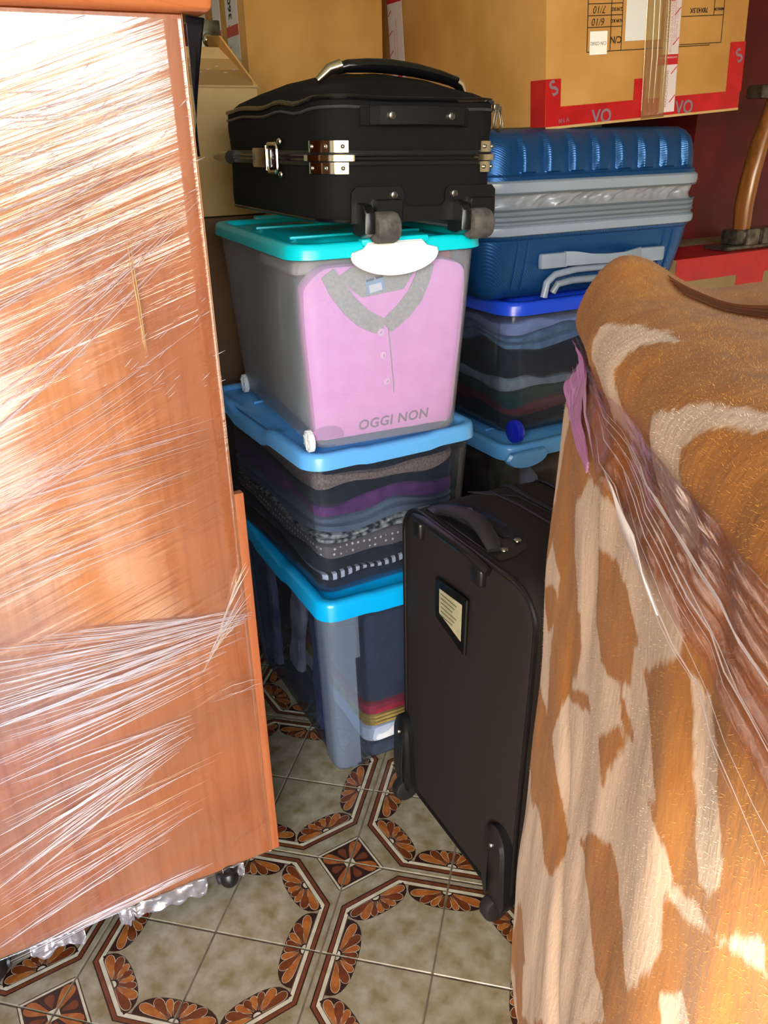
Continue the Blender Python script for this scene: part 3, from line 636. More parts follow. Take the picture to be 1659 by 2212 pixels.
obj('top_piping',loop_tube([(x,y,z) for x,y,z in cout(-0.0005,lambda x,y:0.188+tw(x,y))],0.0040,8),M_patent,bc)
obj('bottom_piping',loop_tube([(x,y,0.006) for x,y,_ in cout(0.003,0)],0.0035,8),M_patent,bc)
# carry handle on the front end
ch=obj('end_handle',box(0.062,0.262,-0.007,-0.001,0.148,0.176,0.004),M_nylon,bc)
ph=[(0.078,-0.006,0.163),(0.090,-0.020,0.163),(0.165,-0.024,0.164),(0.243,-0.020,0.163),(0.254,-0.006,0.163)]
obj('handle_grip',loft([[(x,y-0.003,z-0.013),(x,y+0.003,z-0.013),(x,y+0.003,z+0.013),(x,y-0.003,z+0.013)] for x,y,z in ph]),M_black,ch,angle=20)
for x in (0.108,0.216): obj('rivet',cyl((x,-0.022,0.163),(x,-0.030,0.163),0.006,16,0.002),M_gun,ch)
# wheel plate
pts=[(0.045,0.002),(0.045,0.050),(0.053,0.058),(0.133,0.058),(0.140,0.052),(0.141,0.034),(0.150,0.026),(0.212,0.026),(0.221,0.034),(0.222,0.052),(0.229,0.058),(0.315,0.058),(0.323,0.050),(0.323,0.002)]
wp=obj('wheel_plate',prism(pts,-0.001,-0.006,'y',0.0015),M_black,bc)
for x in (0.122,0.238): obj('rivet',cyl((x,-0.005,0.045),(x,-0.010,0.045),0.0062,16,0.002),M_gun,wp)
for x in (0.084,0.266):
    obj('wheel_housing',prism([(0.012,0.036),(-0.028,0.032),(-0.040,0.020),(-0.040,-0.012),(-0.020,-0.020),(0.012,-0.016)],x-0.030,x-0.012,'x',0.002),M_black,wp)
    obj('wheel_housing',prism([(0.002,0.040),(-0.018,0.037),(-0.018,0.004),(0.002,-0.010)],x+0.0,x+0.050,'x',0.002),M_black,wp)
    w_=obj('wheel',cyl((x-0.010,-0.022,-0.004),(x+0.036,-0.022,-0.004),0.0255,28,0.009),M_rub,bc)
    obj('hub',cyl((x-0.0125,-0.022,-0.006),(x-0.006,-0.022,-0.006),0.011,18,0.002),M_black,w_)
    obj('axle',cyl((x-0.017,-0.022,-0.006),(x-0.012,-0.022,-0.006),0.004,12,0.001),M_gun,w_)
# corner guards around the vertical corners at the seam
def corner(sx,z0,z1,a0,a1,out=0.0045):
    r=0.055; c=(r if sx<0 else CW-r, r); rings=[]
    A=[math.radians(a0+(a1-a0)*k/12) for k in range(13)]
    inner=[(c[0]+(r+0.001)*math.cos(a),c[1]+(r+0.001)*math.sin(a)) for a in A]; outer=[(c[0]+(r+out)*math.cos(a),c[1]+(r+out)*math.sin(a)) for a in A]
    P=outer+inner[::-1]; return loft([[(x,y,z0) for x,y in P],[(x,y,z1) for x,y in P]])
for sx,a0,a1 in ((-1,176,266),(1,-88,4)):
    g=obj('corner_guard',corner(sx,0.097,0.106,a0,a1,0.010),M_chrome,bc)
    for z0 in (0.078,0.110):
        p_=obj('guard_plate',corner(sx,z0,z0+0.017,a0+8,a1-8,0.0042),M_chrome,g)
        for q in (0.12,0.5,0.88):
            a=math.radians(a0+8+(a1-a0-16)*q); c=(0.055 if sx<0 else CW-0.055,0.055)
            obj('guard_rivet',sphere((c[0]+0.0595*math.cos(a),c[1]+0.0595*math.sin(a),z0+0.0085),0.0036,10,6),M_gun,g)
# buckle on the left side
lk=obj('lock',box(-0.014,-0.001,0.215,0.32,0.083,0.118,0.004),mat('lock_plate','2a1518',rough=0.12,spec=0.8,coat=1.0),bc)
obj('buckle',loop_tube([(-0.013,y,z) for y,z in rr(0.05,0.046,0.01,4,2,0.205,0.1005)],0.0038,8),M_chrome,lk)
obj('buckle_bar',tube([(-0.014,0.232,0.080),(-0.014,0.232,0.121)],0.0045,8),M_chrome,lk)
for z in (0.074,0.127): obj('buckle_stud',sphere((-0.008,0.176,z),0.006,12,8),M_chrome,lk)
obj('lock_bolt',tube([(-0.012,0.47,0.10),(-0.020,0.50,0.10),(-0.030,0.52,0.10)],[0.013,0.010,0.004],10),M_gun,bc)
# top handle
th_=obj('top_handle',tube([(0.075,0.12,0.236),(0.095,0.115,0.241),(0.13,0.112,0.243),(0.17,0.11,0.243),(0.22,0.11,0.239),(0.27,0.11,0.231),(0.300,0.11,0.224)],[0.013,0.016,0.0175,0.018,0.0175,0.016,0.014],14,True,0.62),M_patent,bc)
for x0,x1,z0,z1 in ((0.042,0.082,0.222,0.238),(0.325,0.30,0.208,0.222)):
    obj('handle_mount',tube([(x0,0.118,z0-0.004),((x0+x1)/2,0.115,(z0+z1)/2+0.005),(x1,0.112,z1+0.003)],[0.008,0.013,0.015],14,True,0.7),M_chrome,th_)
# zip pulls on the right
M_pull=mat('blackened_metal','4a4844',rough=0.3,metal=1.0)
def pull(x,y,z):
    pp=[(x,y,z),(x+0.003,y-0.004,z-0.004),(x+0.008,y-0.005,z-0.02),(x+0.007,y-0.005,z-0.031),(x,y-0.005,z-0.035),(x-0.007,y-0.005,z-0.031),(x-0.006,y-0.005,z-0.018),(x-0.003,y-0.004,z-0.004)]
    k=obj('zip_pull',loop_tube(pp,0.0013,6),M_pull,bc); obj('zip_slider',box(x-0.006,x+0.006,y-0.004,y+0.004,z-0.004,z+0.006,0.002),M_gun,k)
pull(0.318,-0.001,0.178); pull(0.343,0.03,0.176)

# ---------------------------------------------------------------- blue stack at the right
M_bin_smoke=mat_clear('blue_tinted_plastic','8f9dbb','5c6f96',0.10,0.14,0.4)
S1=(0.995,0.560,0.5745)
storage_bin('storage_bin','storage bin with light blue crescent latch under the royal blue lidded bin',(0.995,0.545,0),math.radians(2),0.41,0.58,0.572,0.040,0.022,M_bin_clear,M_sky,r=0.04,foot=0.0)
lowbin=[o for o in bpy.data.objects if o.get('label','').startswith('storage bin with light blue crescent')][0]
def lowlatch():
    p=[(0.067*math.cos(PI+PI*k/20),0.030*math.sin(PI+PI*k/20)) for k in range(21)]+[(0.055,0.014),(-0.055,0.014)]
    o=obj('latch',prism(p,-0.010,-0.030,'y',0.006),M_sky,lowbin); o.location=(0.05,0.0,0.553); return o
lowlatch()
s2=storage_bin('storage_bin','clear storage bin of jeans with royal blue lid and blue wheels',S1,math.radians(1),0.41,0.58,0.362,0.033,0.022,M_bin_clear,M_royal,r=0.05,foot=0.014,ribs=False)
M_bw=mat('blue_wheel','1426b8',rough=0.3)
for xx in (0.045,0.355):
    for yy in (0.012,0.50):
        w_=obj('wheel',cyl((-0.011,0,0),(0.011,0,0),0.031,24,0.006),M_bw,s2); w_.location=(xx,yy,0.0315)
        obj('hub',cyl((-0.013,0,0),(-0.009,0,0),0.009,12,0.001),M_bw,w_)
jean=cloth_mat('denim','5f7896','88a2bd',vscale=16,bump=0.9,bscale=220); lav=cloth_mat('lavender_cloth','aab4d8','98a4cc'); gre=cloth_mat('bottle_green_cloth','12302c','1c443a'); ofg=cloth_mat('pale_grey_cloth','8b9496','a3abac')
cloth_stack((S1[0]+0.04,S1[1]+0.040,S1[2]),math.radians(1),0.325,0.49,0.018,[
 ('folded_trousers','black folded trousers at the bottom of the royal blue lidded bin','clothing',0.05,dk,1),
 ('folded_shirt','red folded shirt low in the royal blue lidded bin','clothing',0.022,cloth_mat('dull_red_cloth','5a1c26','7a2430'),1),
 ('folded_shirt','bottle green folded shirt low in the royal blue lidded bin','clothing',0.040,gre,1),
 ('folded_shirt','pale grey folded shirt in the royal blue lidded bin','clothing',0.022,ofg,1),
 ('folded_trousers','black folded trousers under the jeans, thick layer','clothing',0.085,dk,1),
 ('folded_jeans','pale blue folded jeans under the royal blue lid','clothing',0.042,jean,2),
 ('folded_shirt','lavender folded shirt lying on the pale jeans','clothing',0.028,lav,1)],seed=60,amp=0.028,group='folded clothes in the royal blue lidded bin')
oliv=cloth_mat('olive_cloth','6e6440','5c5334'); tan_=cloth_mat('tan_cloth','8a6038','714c2a'); mar=cloth_mat('maroon_cloth','4a1a28','331020')
pillow('bunched_cloth','olive cloth bunched at the front left of the lowest right bin','clothing',oliv,(1.03,0.590,0),0,0.0,0.060,0,0.10,0.02,0.545,2,0.008,0.03)
pillow('bunched_cloth','white cloth in the lowest right bin beside the olive one','clothing',wht,(1.10,0.592,0),0,0.0,0.07,0,0.10,0.02,0.47,4,0.006,0.03)
pillow('bunched_cloth','tan cloth in the lowest right bin beside the white one','clothing',tan_,(1.18,0.592,0),0,0.0,0.15,0,0.10,0.02,0.54,6,0.008,0.03)
pillow('bunched_cloth','maroon cloth filling the back of the lowest right bin','clothing',mar,(1.04,0.70,0),0,0.0,0.30,0,0.38,0.02,0.52,8,0.008,0.04)

# ---------------------------------------------------------------- blue hard-shell suitcase
def hard_mat():
    m,nt,out=nmat('blue_hard_shell'); p=N(nt,'ShaderNodeBsdfPrincipled',inp={'Roughness':0.34,'Metallic':0.55}); p.inputs['Base Color'].default_value=srgb('1c4f8a'); nt.links.new(p.outputs[0],out.inputs[0])
    tc=N(nt,'ShaderNodeTexCoord'); w=N(nt,'ShaderNodeTexWave',inp={'Scale':105.0,'Distortion':0.6,'Detail':1.0}); w.bands_direction='DIAGONAL'; nt.links.new(tc.outputs['Object'],w.inputs[0])
    b=N(nt,'ShaderNodeBump',inp={'Strength':0.35,'Distance':0.0008}); nt.links.new(w.outputs[1],b.inputs['Height']); nt.links.new(b.outputs[0],p.inputs['Normal']); return m
M_hard=hard_mat(); M_rim=mat('grey_rim','8794a6',rough=0.3,spec=0.5); M_rim2=mat('grey_zip_tape','6c7886',rough=0.6,bump=0.4,bscale=500); M_silver=mat('silver_lining','959ba8',rough=0.38,metal=0.35,bump=1.0,bscale=30,bstretch=(1,1,2.5))
SW,SD=0.70,0.47
bs=thing('hard_shell_suitcase','blue ribbed hard-shell suitcase with grey rims lying on the royal blue lid','suitcase',(0.905,0.556,0.939))
def bell_(x): return math.exp(-(x/0.04)**2)
def so(ins,z,r=0.085,rib=0,shift=0.0,nc=9,ne=44):
    out=[]
    for x,y in rr(SW-2*ins,SD-2*ins,max(r-ins,0.02),nc,ne,SW/2,SD/2):
        if rib:
            ph=((x-0.11)/0.071)%1.0
            if 0.10<x<0.64:
                k=sm(ph/0.12)*(1-sm((ph-0.12)/0.85)); g=0.35*bell_(ph-0.98)
                if y<SD/2: y+=-rib*k*0.55+rib*0.5*g
                else: y-=-rib*k*0.55
        out.append((x,y,z(x,y) if callable(z) else z))
    return out
tp=0.035
low=[so(0.06+tp,0.001),so(0.03+tp,0.002),so(0.012+tp,0.010),so(0.003+tp,0.028),so(tp*0.75,0.07),so(tp*0.45,0.115),so(0.012,0.143),so(0.008,0.146),so(0.006,0.154)]
obj('lower_shell',loft(low,True,True),M_hard,bs,angle=45)
for x in (0.115,0.575): # pairs of vertical grooves beside the handle
    for dx in (0.0,0.028): obj('shell_ridge',tube([(x+dx,0.036-0.0005,0.025),(x+dx,0.027,0.07),(x+dx,0.0165,0.115),(x+dx,0.0118,0.14)],[0.002,0.004,0.004,0.002],8),M_hard,bs)
tl=lambda x,y:0.0*(x)
def rimz(z0): return lambda x,y: z0
obj('lower_rim',loft([so(0.004,0.153),so(-0.002,0.156),so(-0.004,0.163),so(-0.003,0.173),so(0.003,0.178)],True,True),M_rim,bs)
obj('zip_tape',loft([so(0.006,0.177),so(0.003,0.179),so(0.003,0.185),so(0.006,0.187),so(0.001,0.189),so(0.001,0.196),so(0.006,0.198),so(0.002,0.200),so(0.0,0.207),so(0.004,0.210)],True,True),M_rim2,bs,angle=25)
for z in (0.187,0.198,0.2115): obj('zip_cord',loop_tube(so(0.0005,z,nc=6,ne=10),0.0022,6),mat('dark_grey_zip','56616e',rough=0.5) if 'dark_grey_zip' not in bpy.data.materials else bpy.data.materials['dark_grey_zip'],bs)
# crumpled silver gusset between the halves
gz0,gz1=0.210,0.246
g_r=[]
for k in range(13):
    a=k/12; z=gz0+(gz1-gz0)*a; row=[]
    for x,y,_ in so(0.007,0,nc=9,ne=170):
        t=math.atan2(y-SD/2,x-SW/2); q=x if y<SD/2 else -x
        diag=q*1.0-z*1.2; d=0.010*math.sin(a*PI)*(0.6+abs(ns(diag*16,z*8,2)*1.2)+0.8*math.sin(diag*60+4*ns(q*7,0,5))*(0.4+0.6*ns(q*5,1,1))+0.9*ns(diag*55,z*60,4)+0.3*abs(ns(diag*110,q*8,6)))
        cx_,cy_=x-SW/2,y-SD/2; L_=math.hypot(cx_,cy_); 
        if abs(y)<0.02 or y<0.09: row.append((x,y+d,z))
        else: row.append((x-cx_/L_*d,y-cy_/L_*d,z))
    g_r.append(row)
obj('gusset',loft(g_r,True,True),M_silver,bs,angle=80)
obj('zip_cord',loop_tube(so(0.0005,0.2465,nc=6,ne=10),0.0022,6),bpy.data.materials['dark_grey_zip'],bs)
obj('upper_rim',loft([so(0.005,0.246),so(-0.002,0.249),so(-0.004,0.256),so(-0.003,0.269),so(0.003,0.274)],True,True),M_rim,bs)
R=[so(i_,z_,rib=q_,ne=150) for i_,z_,q_ in ((0.005,0.273,0),(0.006,0.282,0),(0.012,0.286,0),(0.0125,0.288,0),(0.013,0.292,0.019),(0.014,0.315,0.019),(0.018,0.340,0.018),(0.026,0.358,0.013),(0.040,0.372,0.007),(0.060,0.380,0.002),(0.10,0.3815,0),(0.17,0.382,0))]
obj('upper_shell',loft(R,True,True),M_hard,bs,angle=45)
# side handle
hd=obj('side_handle',box(0.180,0.262,0.004,0.022,0.072,0.108,0.005),M_rim,bs)
obj('side_handle',box(0.480,0.575,0.004,0.022,0.064,0.100,0.005),M_rim,bs)
hp=[(0.250,0.006,0.091,0.019),(0.275,-0.004,0.091,0.018),(0.32,-0.012,0.088,0.013),(0.37,-0.014,0.086,0.012),(0.42,-0.012,0.085,0.013),(0.465,-0.004,0.084,0.018),(0.49,0.006,0.084,0.019)]
obj('handle_grip',loft([[(x,y-0.004,z-h*0.8),(x,y-0.007,z),(x,y-0.004,z+h),(x,y+0.004,z+h),(x,y+0.005,z),(x,y+0.004,z-h*0.8)] for x,y,z,h in hp]),M_rim,hd,angle=35)
# recess frame of the pull handle
fr=[(0.205,0.0),(0.212,0.035),(0.235,0.052),(0.30,0.060),(0.42,0.060),(0.47,0.050),(0.49,0.03),(0.495,0.0)]
pf=obj('pull_handle_frame',tube([(x,0.022,z+0.002) for x,z in fr],0.009,10,True,1.0),M_rim,bs)
obj('pull_handle',tube([(0.232,0.022,0.012),(0.24,0.016,0.032),(0.28,0.012,0.038),(0.42,0.012,0.036),(0.46,0.018,0.028)],0.011,12,True,0.8),mat('grey_handle','7c8896',rough=0.35),pf)
obj('shell_foot',box(-0.006,0.010,0.10,0.13,0.10,0.135,0.004),M_rim,bs)

# ---------------------------------------------------------------- brown upright suitcase
M_br=mat('brown_nylon','1e1817',rough=0.75,bump=0.35,bscale=1100,spec=0.25); M_brt=mat('plum_brown_nylon','201718',rough=0.7,bump=0.35,bscale=1100); M_pip=mat('black_piping','0e0d10',rough=0.35)
us=thing('upright_suitcase','brown fabric suitcase standing upright on the tiles beside the blanket bundle','suitcase',(0.470,0.140,0.0))
BW,BD,BH=0.385,0.30,0.70     # width runs towards the camera (-y), depth to +x
def bo(ins,x,r=0.06,bul=0): 
    out=[]
    for a,b in rr(BW-2*ins,BH-0.035-2*ins,max(r-ins,0.015),8,22,-BW/2,0.035+(BH-0.035)/2):
        b2=b
        a=a-0.018*sm((b-0.1)/0.6)*((-a)/BW)   # upper near side leans out a little
        out.append((x,a,b2))
    return out
def bulge(ins,x,k): 
    return [(x-k*0.012*math.sin(PI*clamp01(-y/BW))*math.sin(PI*clamp01(z/BH)),y,z) for _,y,z in bo(ins,x)]
R=[bulge(0.14,0.0,1),bulge(0.10,0.0,0.9),bulge(0.06,0.001,0.7),bulge(0.03,0.002,0.4),bulge(0.012,0.004,0.15),bo(0.003,0.007),bo(0,0.012),bo(-0.002,0.05),bo(-0.004,0.13),bo(-0.004,0.20),bo(-0.001,0.27),bo(0.01,0.295),bo(0.05,0.302)]
obj('body',loft(R),M_br,us,angle=50)
for x,i_ in ((0.006,0.000),(0.205,-0.005),(0.285,0.001)): obj('piping',loop_tube([(x,y,z) for _,y,z in bo(i_,x)],0.0042,8),M_pip,us)
# luggage label window
lw=obj('label_holder',prism([(-0.150,0.618),(-0.251,0.624),(-0.247,0.512),(-0.150,0.540)],-0.011,-0.0165,'x',0.002),mat('black_vinyl','0b0c0d',rough=0.3),us)
obj('paper_label',prism([(-0.166,0.604),(-0.238,0.609),(-0.236,0.537),(-0.166,0.556)],-0.0165,-0.0173,'x',0.0004),mat('paper_yellowed','a8a48a',rough=0.4,var='8e8a70',vscale=30),lw)
for k in range(6):
    z=0.597-k*0.0085; y0,y1=-0.172,-0.172-0.050+0.006*((k*7)%3)
    obj('writing_line',box(-0.0178,-0.0173,y1,y0,z-0.0009,z+0.0009,0.0),mat('pen_ink','4a4f3c',rough=0.8) if 'pen_ink' not in bpy.data.materials else bpy.data.materials['pen_ink'],lw,smooth=False)
# top handle with base plate
hb=[]
for (x,y,z) in [(0.020,-0.060,0),(0.036,-0.052,0),(0.070,-0.060,0),(0.090,-0.080,0),(0.104,-0.130,0),(0.106,-0.190,0),(0.100,-0.245,0),(0.085,-0.270,0),(0.050,-0.286,0),(0.020,-0.285,0)]: hb.append((x,y))
hpz=obj('handle_base',prism(hb[::-1],0.699,0.7045,'z',0.001),M_black,us)
for x,y in ((0.042,-0.085),(0.080,-0.105),(0.083,-0.245),(0.045,-0.262)): obj('rivet',sphere((x,y,0.706),0.0065,12,6,(1,1,0.6)),M_gun,hpz)
obj('top_handle',tube([(0.030,-0.085,0.707),(0.034,-0.105,0.716),(0.040,-0.14,0.724),(0.044,-0.175,0.727),(0.040,-0.21,0.724),(0.034,-0.24,0.716),(0.030,-0.258,0.707)],[0.012,0.015,0.016,0.016,0.016,0.015,0.012],14,True,0.6),mat('soft_black_grip','19181d',rough=0.6),us)
obj('handle_slot',tube([(0.075,-0.11,0.7055),(0.080,-0.17,0.7058),(0.075,-0.225,0.7055)],[0.006,0.012,0.006],12,True,0.2),mat('slot_black','040405',rough=0.9),hpz)
obj('corner_bar',tube([(-0.001,-0.052,0.690),(-0.006,-0.10,0.700),(-0.006,-0.235,0.701),(-0.001,-0.288,0.690)],[0.008,0.0085,0.0085,0.008],10),M_black,us)
for y0 in (-0.068,-0.262): obj('handle_corner',box(-0.010,0.010,y0-0.016,y0+0.016,0.655,0.690,0.007,3),M_black,us)
obj('pocket_flap',tube([(0.125,-0.03,0.703),(0.16,-0.06,0.705),(0.17,-0.13,0.706),(0.17,-0.25,0.706)],[0.002,0.004,0.004,0.003],8,True,0.5),M_pip,us)
obj('pocket_zip',tube([(0.13,-0.04,0.7035),(0.19,-0.10,0.7055),(0.20,-0.26,0.7055)],[0.001,0.002,0.002],6),M_pip,us)
for y0 in (-0.012,-0.352):
    s_=1 if y0>-0.1 else -1
    pts=[]
    for k in range(13):
        a=PI*k/12; pts.append((y0+0.030*math.cos(a),0.175+0.048*math.sin(a)))
    pts+=[(y0-0.034,0.06),(y0-0.026,0.035),(y0+0.026,0.035),(y0+0.034,0.06)]
    wh=obj('wheel_housing',prism(pts,-0.018,0.02,'x',0.006),M_black,us)
    obj('housing_rivet',sphere((-0.019,y0,0.185),0.005,10,6),M_gun,wh)
    obj('housing_ridge',tube([(-0.018,y0-0.012*s_,0.16),(-0.022,y0-0.012*s_,0.10),(-0.020,y0-0.012*s_,0.06)],[0.002,0.004,0.003],8),M_black,wh)
    obj('wheel',cyl((-0.006,y0-0.013,0.028),(-0.006,y0+0.013,0.028),0.028,24,0.006),mat('black_wheel','151517',rough=0.5) if 'black_wheel' not in bpy.data.materials else bpy.data.materials['black_wheel'],us)
for y0 in (-0.03,-0.33): obj('foot',box(0.24,0.27,y0-0.02,y0+0.02,0.0,0.037,0.005),M_black,us)

# ---------------------------------------------------------------- cardboard boxes
M_card=mat('cardboard','be9258',rough=0.85,var='ae8248',vscale=6,bump=0.25,bscale=90,bstretch=(1,1,6),spec=0.15)
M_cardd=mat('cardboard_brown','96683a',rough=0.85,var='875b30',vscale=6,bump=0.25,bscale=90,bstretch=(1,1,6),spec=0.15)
M_cardp=mat('cardboard_pale','bfa276',rough=0.85,var='b09262',vscale=6,bump=0.25,bscale=90,bstretch=(1,1,6),spec=0.15)
M_redt=mat('red_parcel_tape','b41a20',rough=0.3,var='a0141b',vscale=20,bump=0.2,bscale=120); M_tgrey=mat('tape_print_grey','7d6a78',rough=0.5)
M_ink=mat('print_black','241a10',rough=0.8); M_paper=mat('white_paper','dcdfe8',rough=0.6); M_stick=mat('white_sticker','f2f3f5',rough=0.5)
M_tape=mat_glossmix('clear_parcel_tape','f0e6d0','ffffff',0.10,0.18,'d8c49a',0.10)
M_tapew=mat('fragile_tape_white','cfc6cf',rough=0.35); M_redp=mat('tape_print_red','b3202c',rough=0.4); M_redl=mat('tape_print_pale_red','b4888e',rough=0.5)
def carton(name,label,loc,ry,rz,w,d,h,m,parts_r=0.004):
    t=thing(name,label,'box',loc,(0,ry,rz)); obj('carton',box(0,w,0,d,0,h,parts_r,2),m,t,angle=30); return t
A=carton('cardboard_box','large cardboard box with red parcel tape balanced on the blue hard-shell suitcase',(1.118,0.620,1.3225),math.radians(-3.6),0,0.625,0.98,0.56,M_card)
def fr_(name,x0,x1,z0,z1,y=-0.0008,m=None,t=None,th=0.0007,r=0.0): return obj(name,box(x0,x1,y-th,y,z0,z1,r,1),m,t,smooth=False)
# red tape along the bottom edge and up the corners
fr_('red_tape',0.0,0.62,-0.0005,0.040,m=M_redt,t=A); fr_('red_tape',-0.0005,0.042,0.038,0.098,m=M_redt,t=A,y=-0.0009); fr_('red_tape',0.572,0.6255,0.038,0.150,m=M_redt,t=A,y=-0.0009)
obj('red_tape',box(-0.0014,-0.0002,0.0,0.055,0.0,0.098),M_redt,A,smooth=False)
fr_('red_tape',0.262,0.298,0.038,0.085,m=M_redt,t=A,y=-0.0009)
for (x,z,r_,s_) in ((0.165,0.010,0,0.042),(0.430,0.012,0,0.042)):
    MB().add(text_vf('VO',s_,0.0001,bold=0.001),0,facing('-y',x,-0.0021,z,r_)).build('tape_lettering',M_tgrey,A,smooth=False)
for (x,z) in ((0.022,0.078),(0.606,0.118)):
    MB().add(text_vf('S',0.045,0.0001,bold=0.001),0,facing('-y',x,-0.0022,z,0.5)).build('tape_lettering',M_tgrey,A,smooth=False)
MB().add(text_vf('8N A',0.014,0.0001),0,facing('-y',0.052,-0.0021,0.010,0.1)).build('tape_lettering',M_tgrey,A,smooth=False)
# printed table (upside down on the box)
def line(x0,z0,x1,z1,w=0.0016):
    dx,dz=x1-x0,z1-z0; l=math.hypot(dx,dz); nx,nz=-dz/l*w/2,dx/l*w/2
    return prism([(x0+nx,z0+nz),(x0-nx,z0-nz),(x1-nx,z1-nz),(x1+nx,z1+nz)],-0.0008,-0.0014,'y')
tb=MB(); X0,X1,X2,X3=0.115,0.183,0.216,0.538
for q in [(X0,0.147,0.50,0.147),(X0,0.196,X2,0.196),(X0,0.219,X2,0.219),(X0,0.242,X2,0.242),(X0,0.147,X0,0.56),(X1,0.147,X1,0.56),(X2,0.147,X2,0.56),(X3,0.151,X3,0.56),(0.40,0.151,X3,0.151),(0.40,0.210,X3,0.210),(0.505,0.210,0.505,0.25),(X0,0.268,X3,0.268)]: tb.add(line(*q))
o=tb.build('printed_table',M_ink,A,smooth=False); o['kind']='stuff'
for s_,x,z,sz,m in (('C/N',0.199,0.170,0.020,M_ink),('N.W.KG',0.199,0.2075,0.010,M_ink),('G.W.KG',0.199,0.2305,0.010,M_ink),('78X43.5X',0.455,0.222,0.014,M_ink),('MEAS.CM',0.521,0.223,0.008,M_ink)):
    MB().add(text_vf(s_,sz,0.0001,bold=0.0003),0,facing('-y',x,-0.0014,z,PI)).build('printed_lettering',m,A,smooth=False)
for s_,x,z in (('6/10',0.146,0.207),('7/10',0.149,0.231)):
    MB().add(text_vf(s_,0.021,0.0001,shear=0.2),0,facing('-y',x,-0.0014,z,PI)).build('handwriting',M_ink,A,smooth=False)
st=fr_('sticker',0.122,0.173,0.141,0.188,m=M_stick,t=A,y=-0.0015)
MB().add(text_vf('C/N C0582',0.010,0.0001),0,facing('-y',0.147,-0.0023,0.164,PI)).build('sticker_lettering',mat('sticker_ink','55575c',rough=0.7),st,smooth=False)
pl=fr_('shipping_label',0.226,0.335,0.165,0.36,m=M_paper,t=A,y=-0.0016)
MB().add(text_vf('0110 CN',0.010,0.0001),0,facing('-y',0.278,-0.0024,0.252,PI)).build('label_lettering',M_ink,pl,smooth=False)
def vtape(x0,z0,h,par,side=False):
    t=fr_('fragile_tape',x0,x0+0.050,z0,z0+h,m=M_tapew,t=par,y=-0.0025)
    fr_('tape_red_block',x0-0.018,x0+0.050,z0+0.104,z0+0.126,m=M_redp,t=t,y=-0.0033)
    MB().add(text_vf('PACCO CONTROLLATO',0.0052,0.0001),0,facing('-y',x0+0.018,-0.0041,z0+0.119,0)).build('tape_lettering',M_tapew,t,smooth=False)
    for s_,xx,zz,sz,mm in (('INSTRUZIONI',0.012,0.195,0.014,M_tgrey),('SIGILLO DI GARANZIA',0.024,0.185,0.011,M_redl),('IN CASO DI MANOMISSIONE',0.033,0.19,0.007,M_redl),('RIFIUTARE IL COLLO',0.040,0.19,0.007,M_redl),('MANOMISSIONE',0.020,0.052,0.011,M_tgrey),('SIGILLO DI',0.036,0.30,0.014,M_redl)):
        MB().add(text_vf(s_,sz,0.0001),0,facing('-y',x0+xx,-0.0033,z0+zz,PI/2)).build('tape_lettering',mm,t,smooth=False)
    for k in range(6):
        zz=z0+0.022+k*0.062; obj('tape_slash',prism([(x0+0.030,zz),(x0+0.032,zz-0.001),(x0+0.049,zz+0.014),(x0+0.048,zz+0.016)],-0.0033,-0.0038,'y'),M_redp,t,smooth=False)
    fg=MB()
    for k in range(6): fg.add(prism([(x0+0.010+0.004*k,z0+0.236+0.003*(k%2)),(x0+0.0125+0.004*k,z0+0.236),(x0+0.0135+0.004*k,z0+0.268),(x0+0.011+0.004*k,z0+0.270)],-0.0034,-0.0040,'y'))
    o=fg.build('tape_figure',M_redp,t,smooth=False); o['kind']='stuff'; return t
vtape(0.345,0.006,0.55,A)
# clear tape strip, creased
def ct(u,v):
    x=0.285+0.075*u; z=-0.004+0.56*v; return (x,-0.0048-0.0014*abs(ns(x*160,z*5,2))-0.001*math.sin(u*PI*5)**2,z)
obj('clear_tape',grid(26,30,ct),M_tape,A,solid=0.0002)
for x in (0.305,0.322,0.349): obj('tape_crease',tube([(x,-0.0066,0.03),(x+0.003,-0.0072,0.13),(x+0.001,-0.0072,0.25),(x+0.006,-0.0066,0.40)],[0.0002,0.0006,0.0004,0.0002],6),M_fold,A)
# fragile tape on the box's left side
def sidetape(par,y0,w,z0,z1,x=-0.001):
    t=obj('fragile_tape',box(x-0.0007,x,y0,y0+w,z0,z1),M_tapew,par,smooth=False)
    for k,(za,zb) in enumerate(((z1-0.225,z1-0.20),)): obj('tape_red_block',box(x-0.0014,x-0.0007,y0,y0+w,za,zb),M_redp,t,smooth=False)
    for s_,yy,zz,sz,mm in (('SIGILLO DI GARANZIA',0.45,0.10,0.012,M_redl),('NON RIMUOVERE',0.62,0.10,0.009,M_redl)):
        MB().add(text_vf(s_,sz,0.0001),0,facing('-x',x-0.0009,y0+w*yy,z0+zz,-PI/2)).build('tape_lettering',mm,t,smooth=False)
    for k in range(5):
        zz=z0+0.02+k*0.05; obj('tape_slash',prism([(y0+w*0.72,zz+0.012),(y0+w*0.75,zz+0.014),(y0+w*0.99,zz+0.001),(y0+w*0.96,zz)],x-0.0007,x-0.0013,'x'),M_redp,t,smooth=False)
    obj('tape_figure',box(x-0.0014,x-0.0007,y0+w*0.2,y0+w*0.5,z0+0.005,z0+0.03),M_redp,t,smooth=False); return t
sidetape(A,0.655,0.085,0.135,0.56)
fr_('bottom_flap',0.0,0.62,-0.006,-0.0005,y=0.0,m=M_cardp,t=A,th=0.0035)
# support under the box, behind the blue case
carton('cardboard_box','brown cardboard box standing behind the blue hard-shell suitcase',(1.25,1.14,0),0,0,0.64,0.40,1.31,M_cardd)
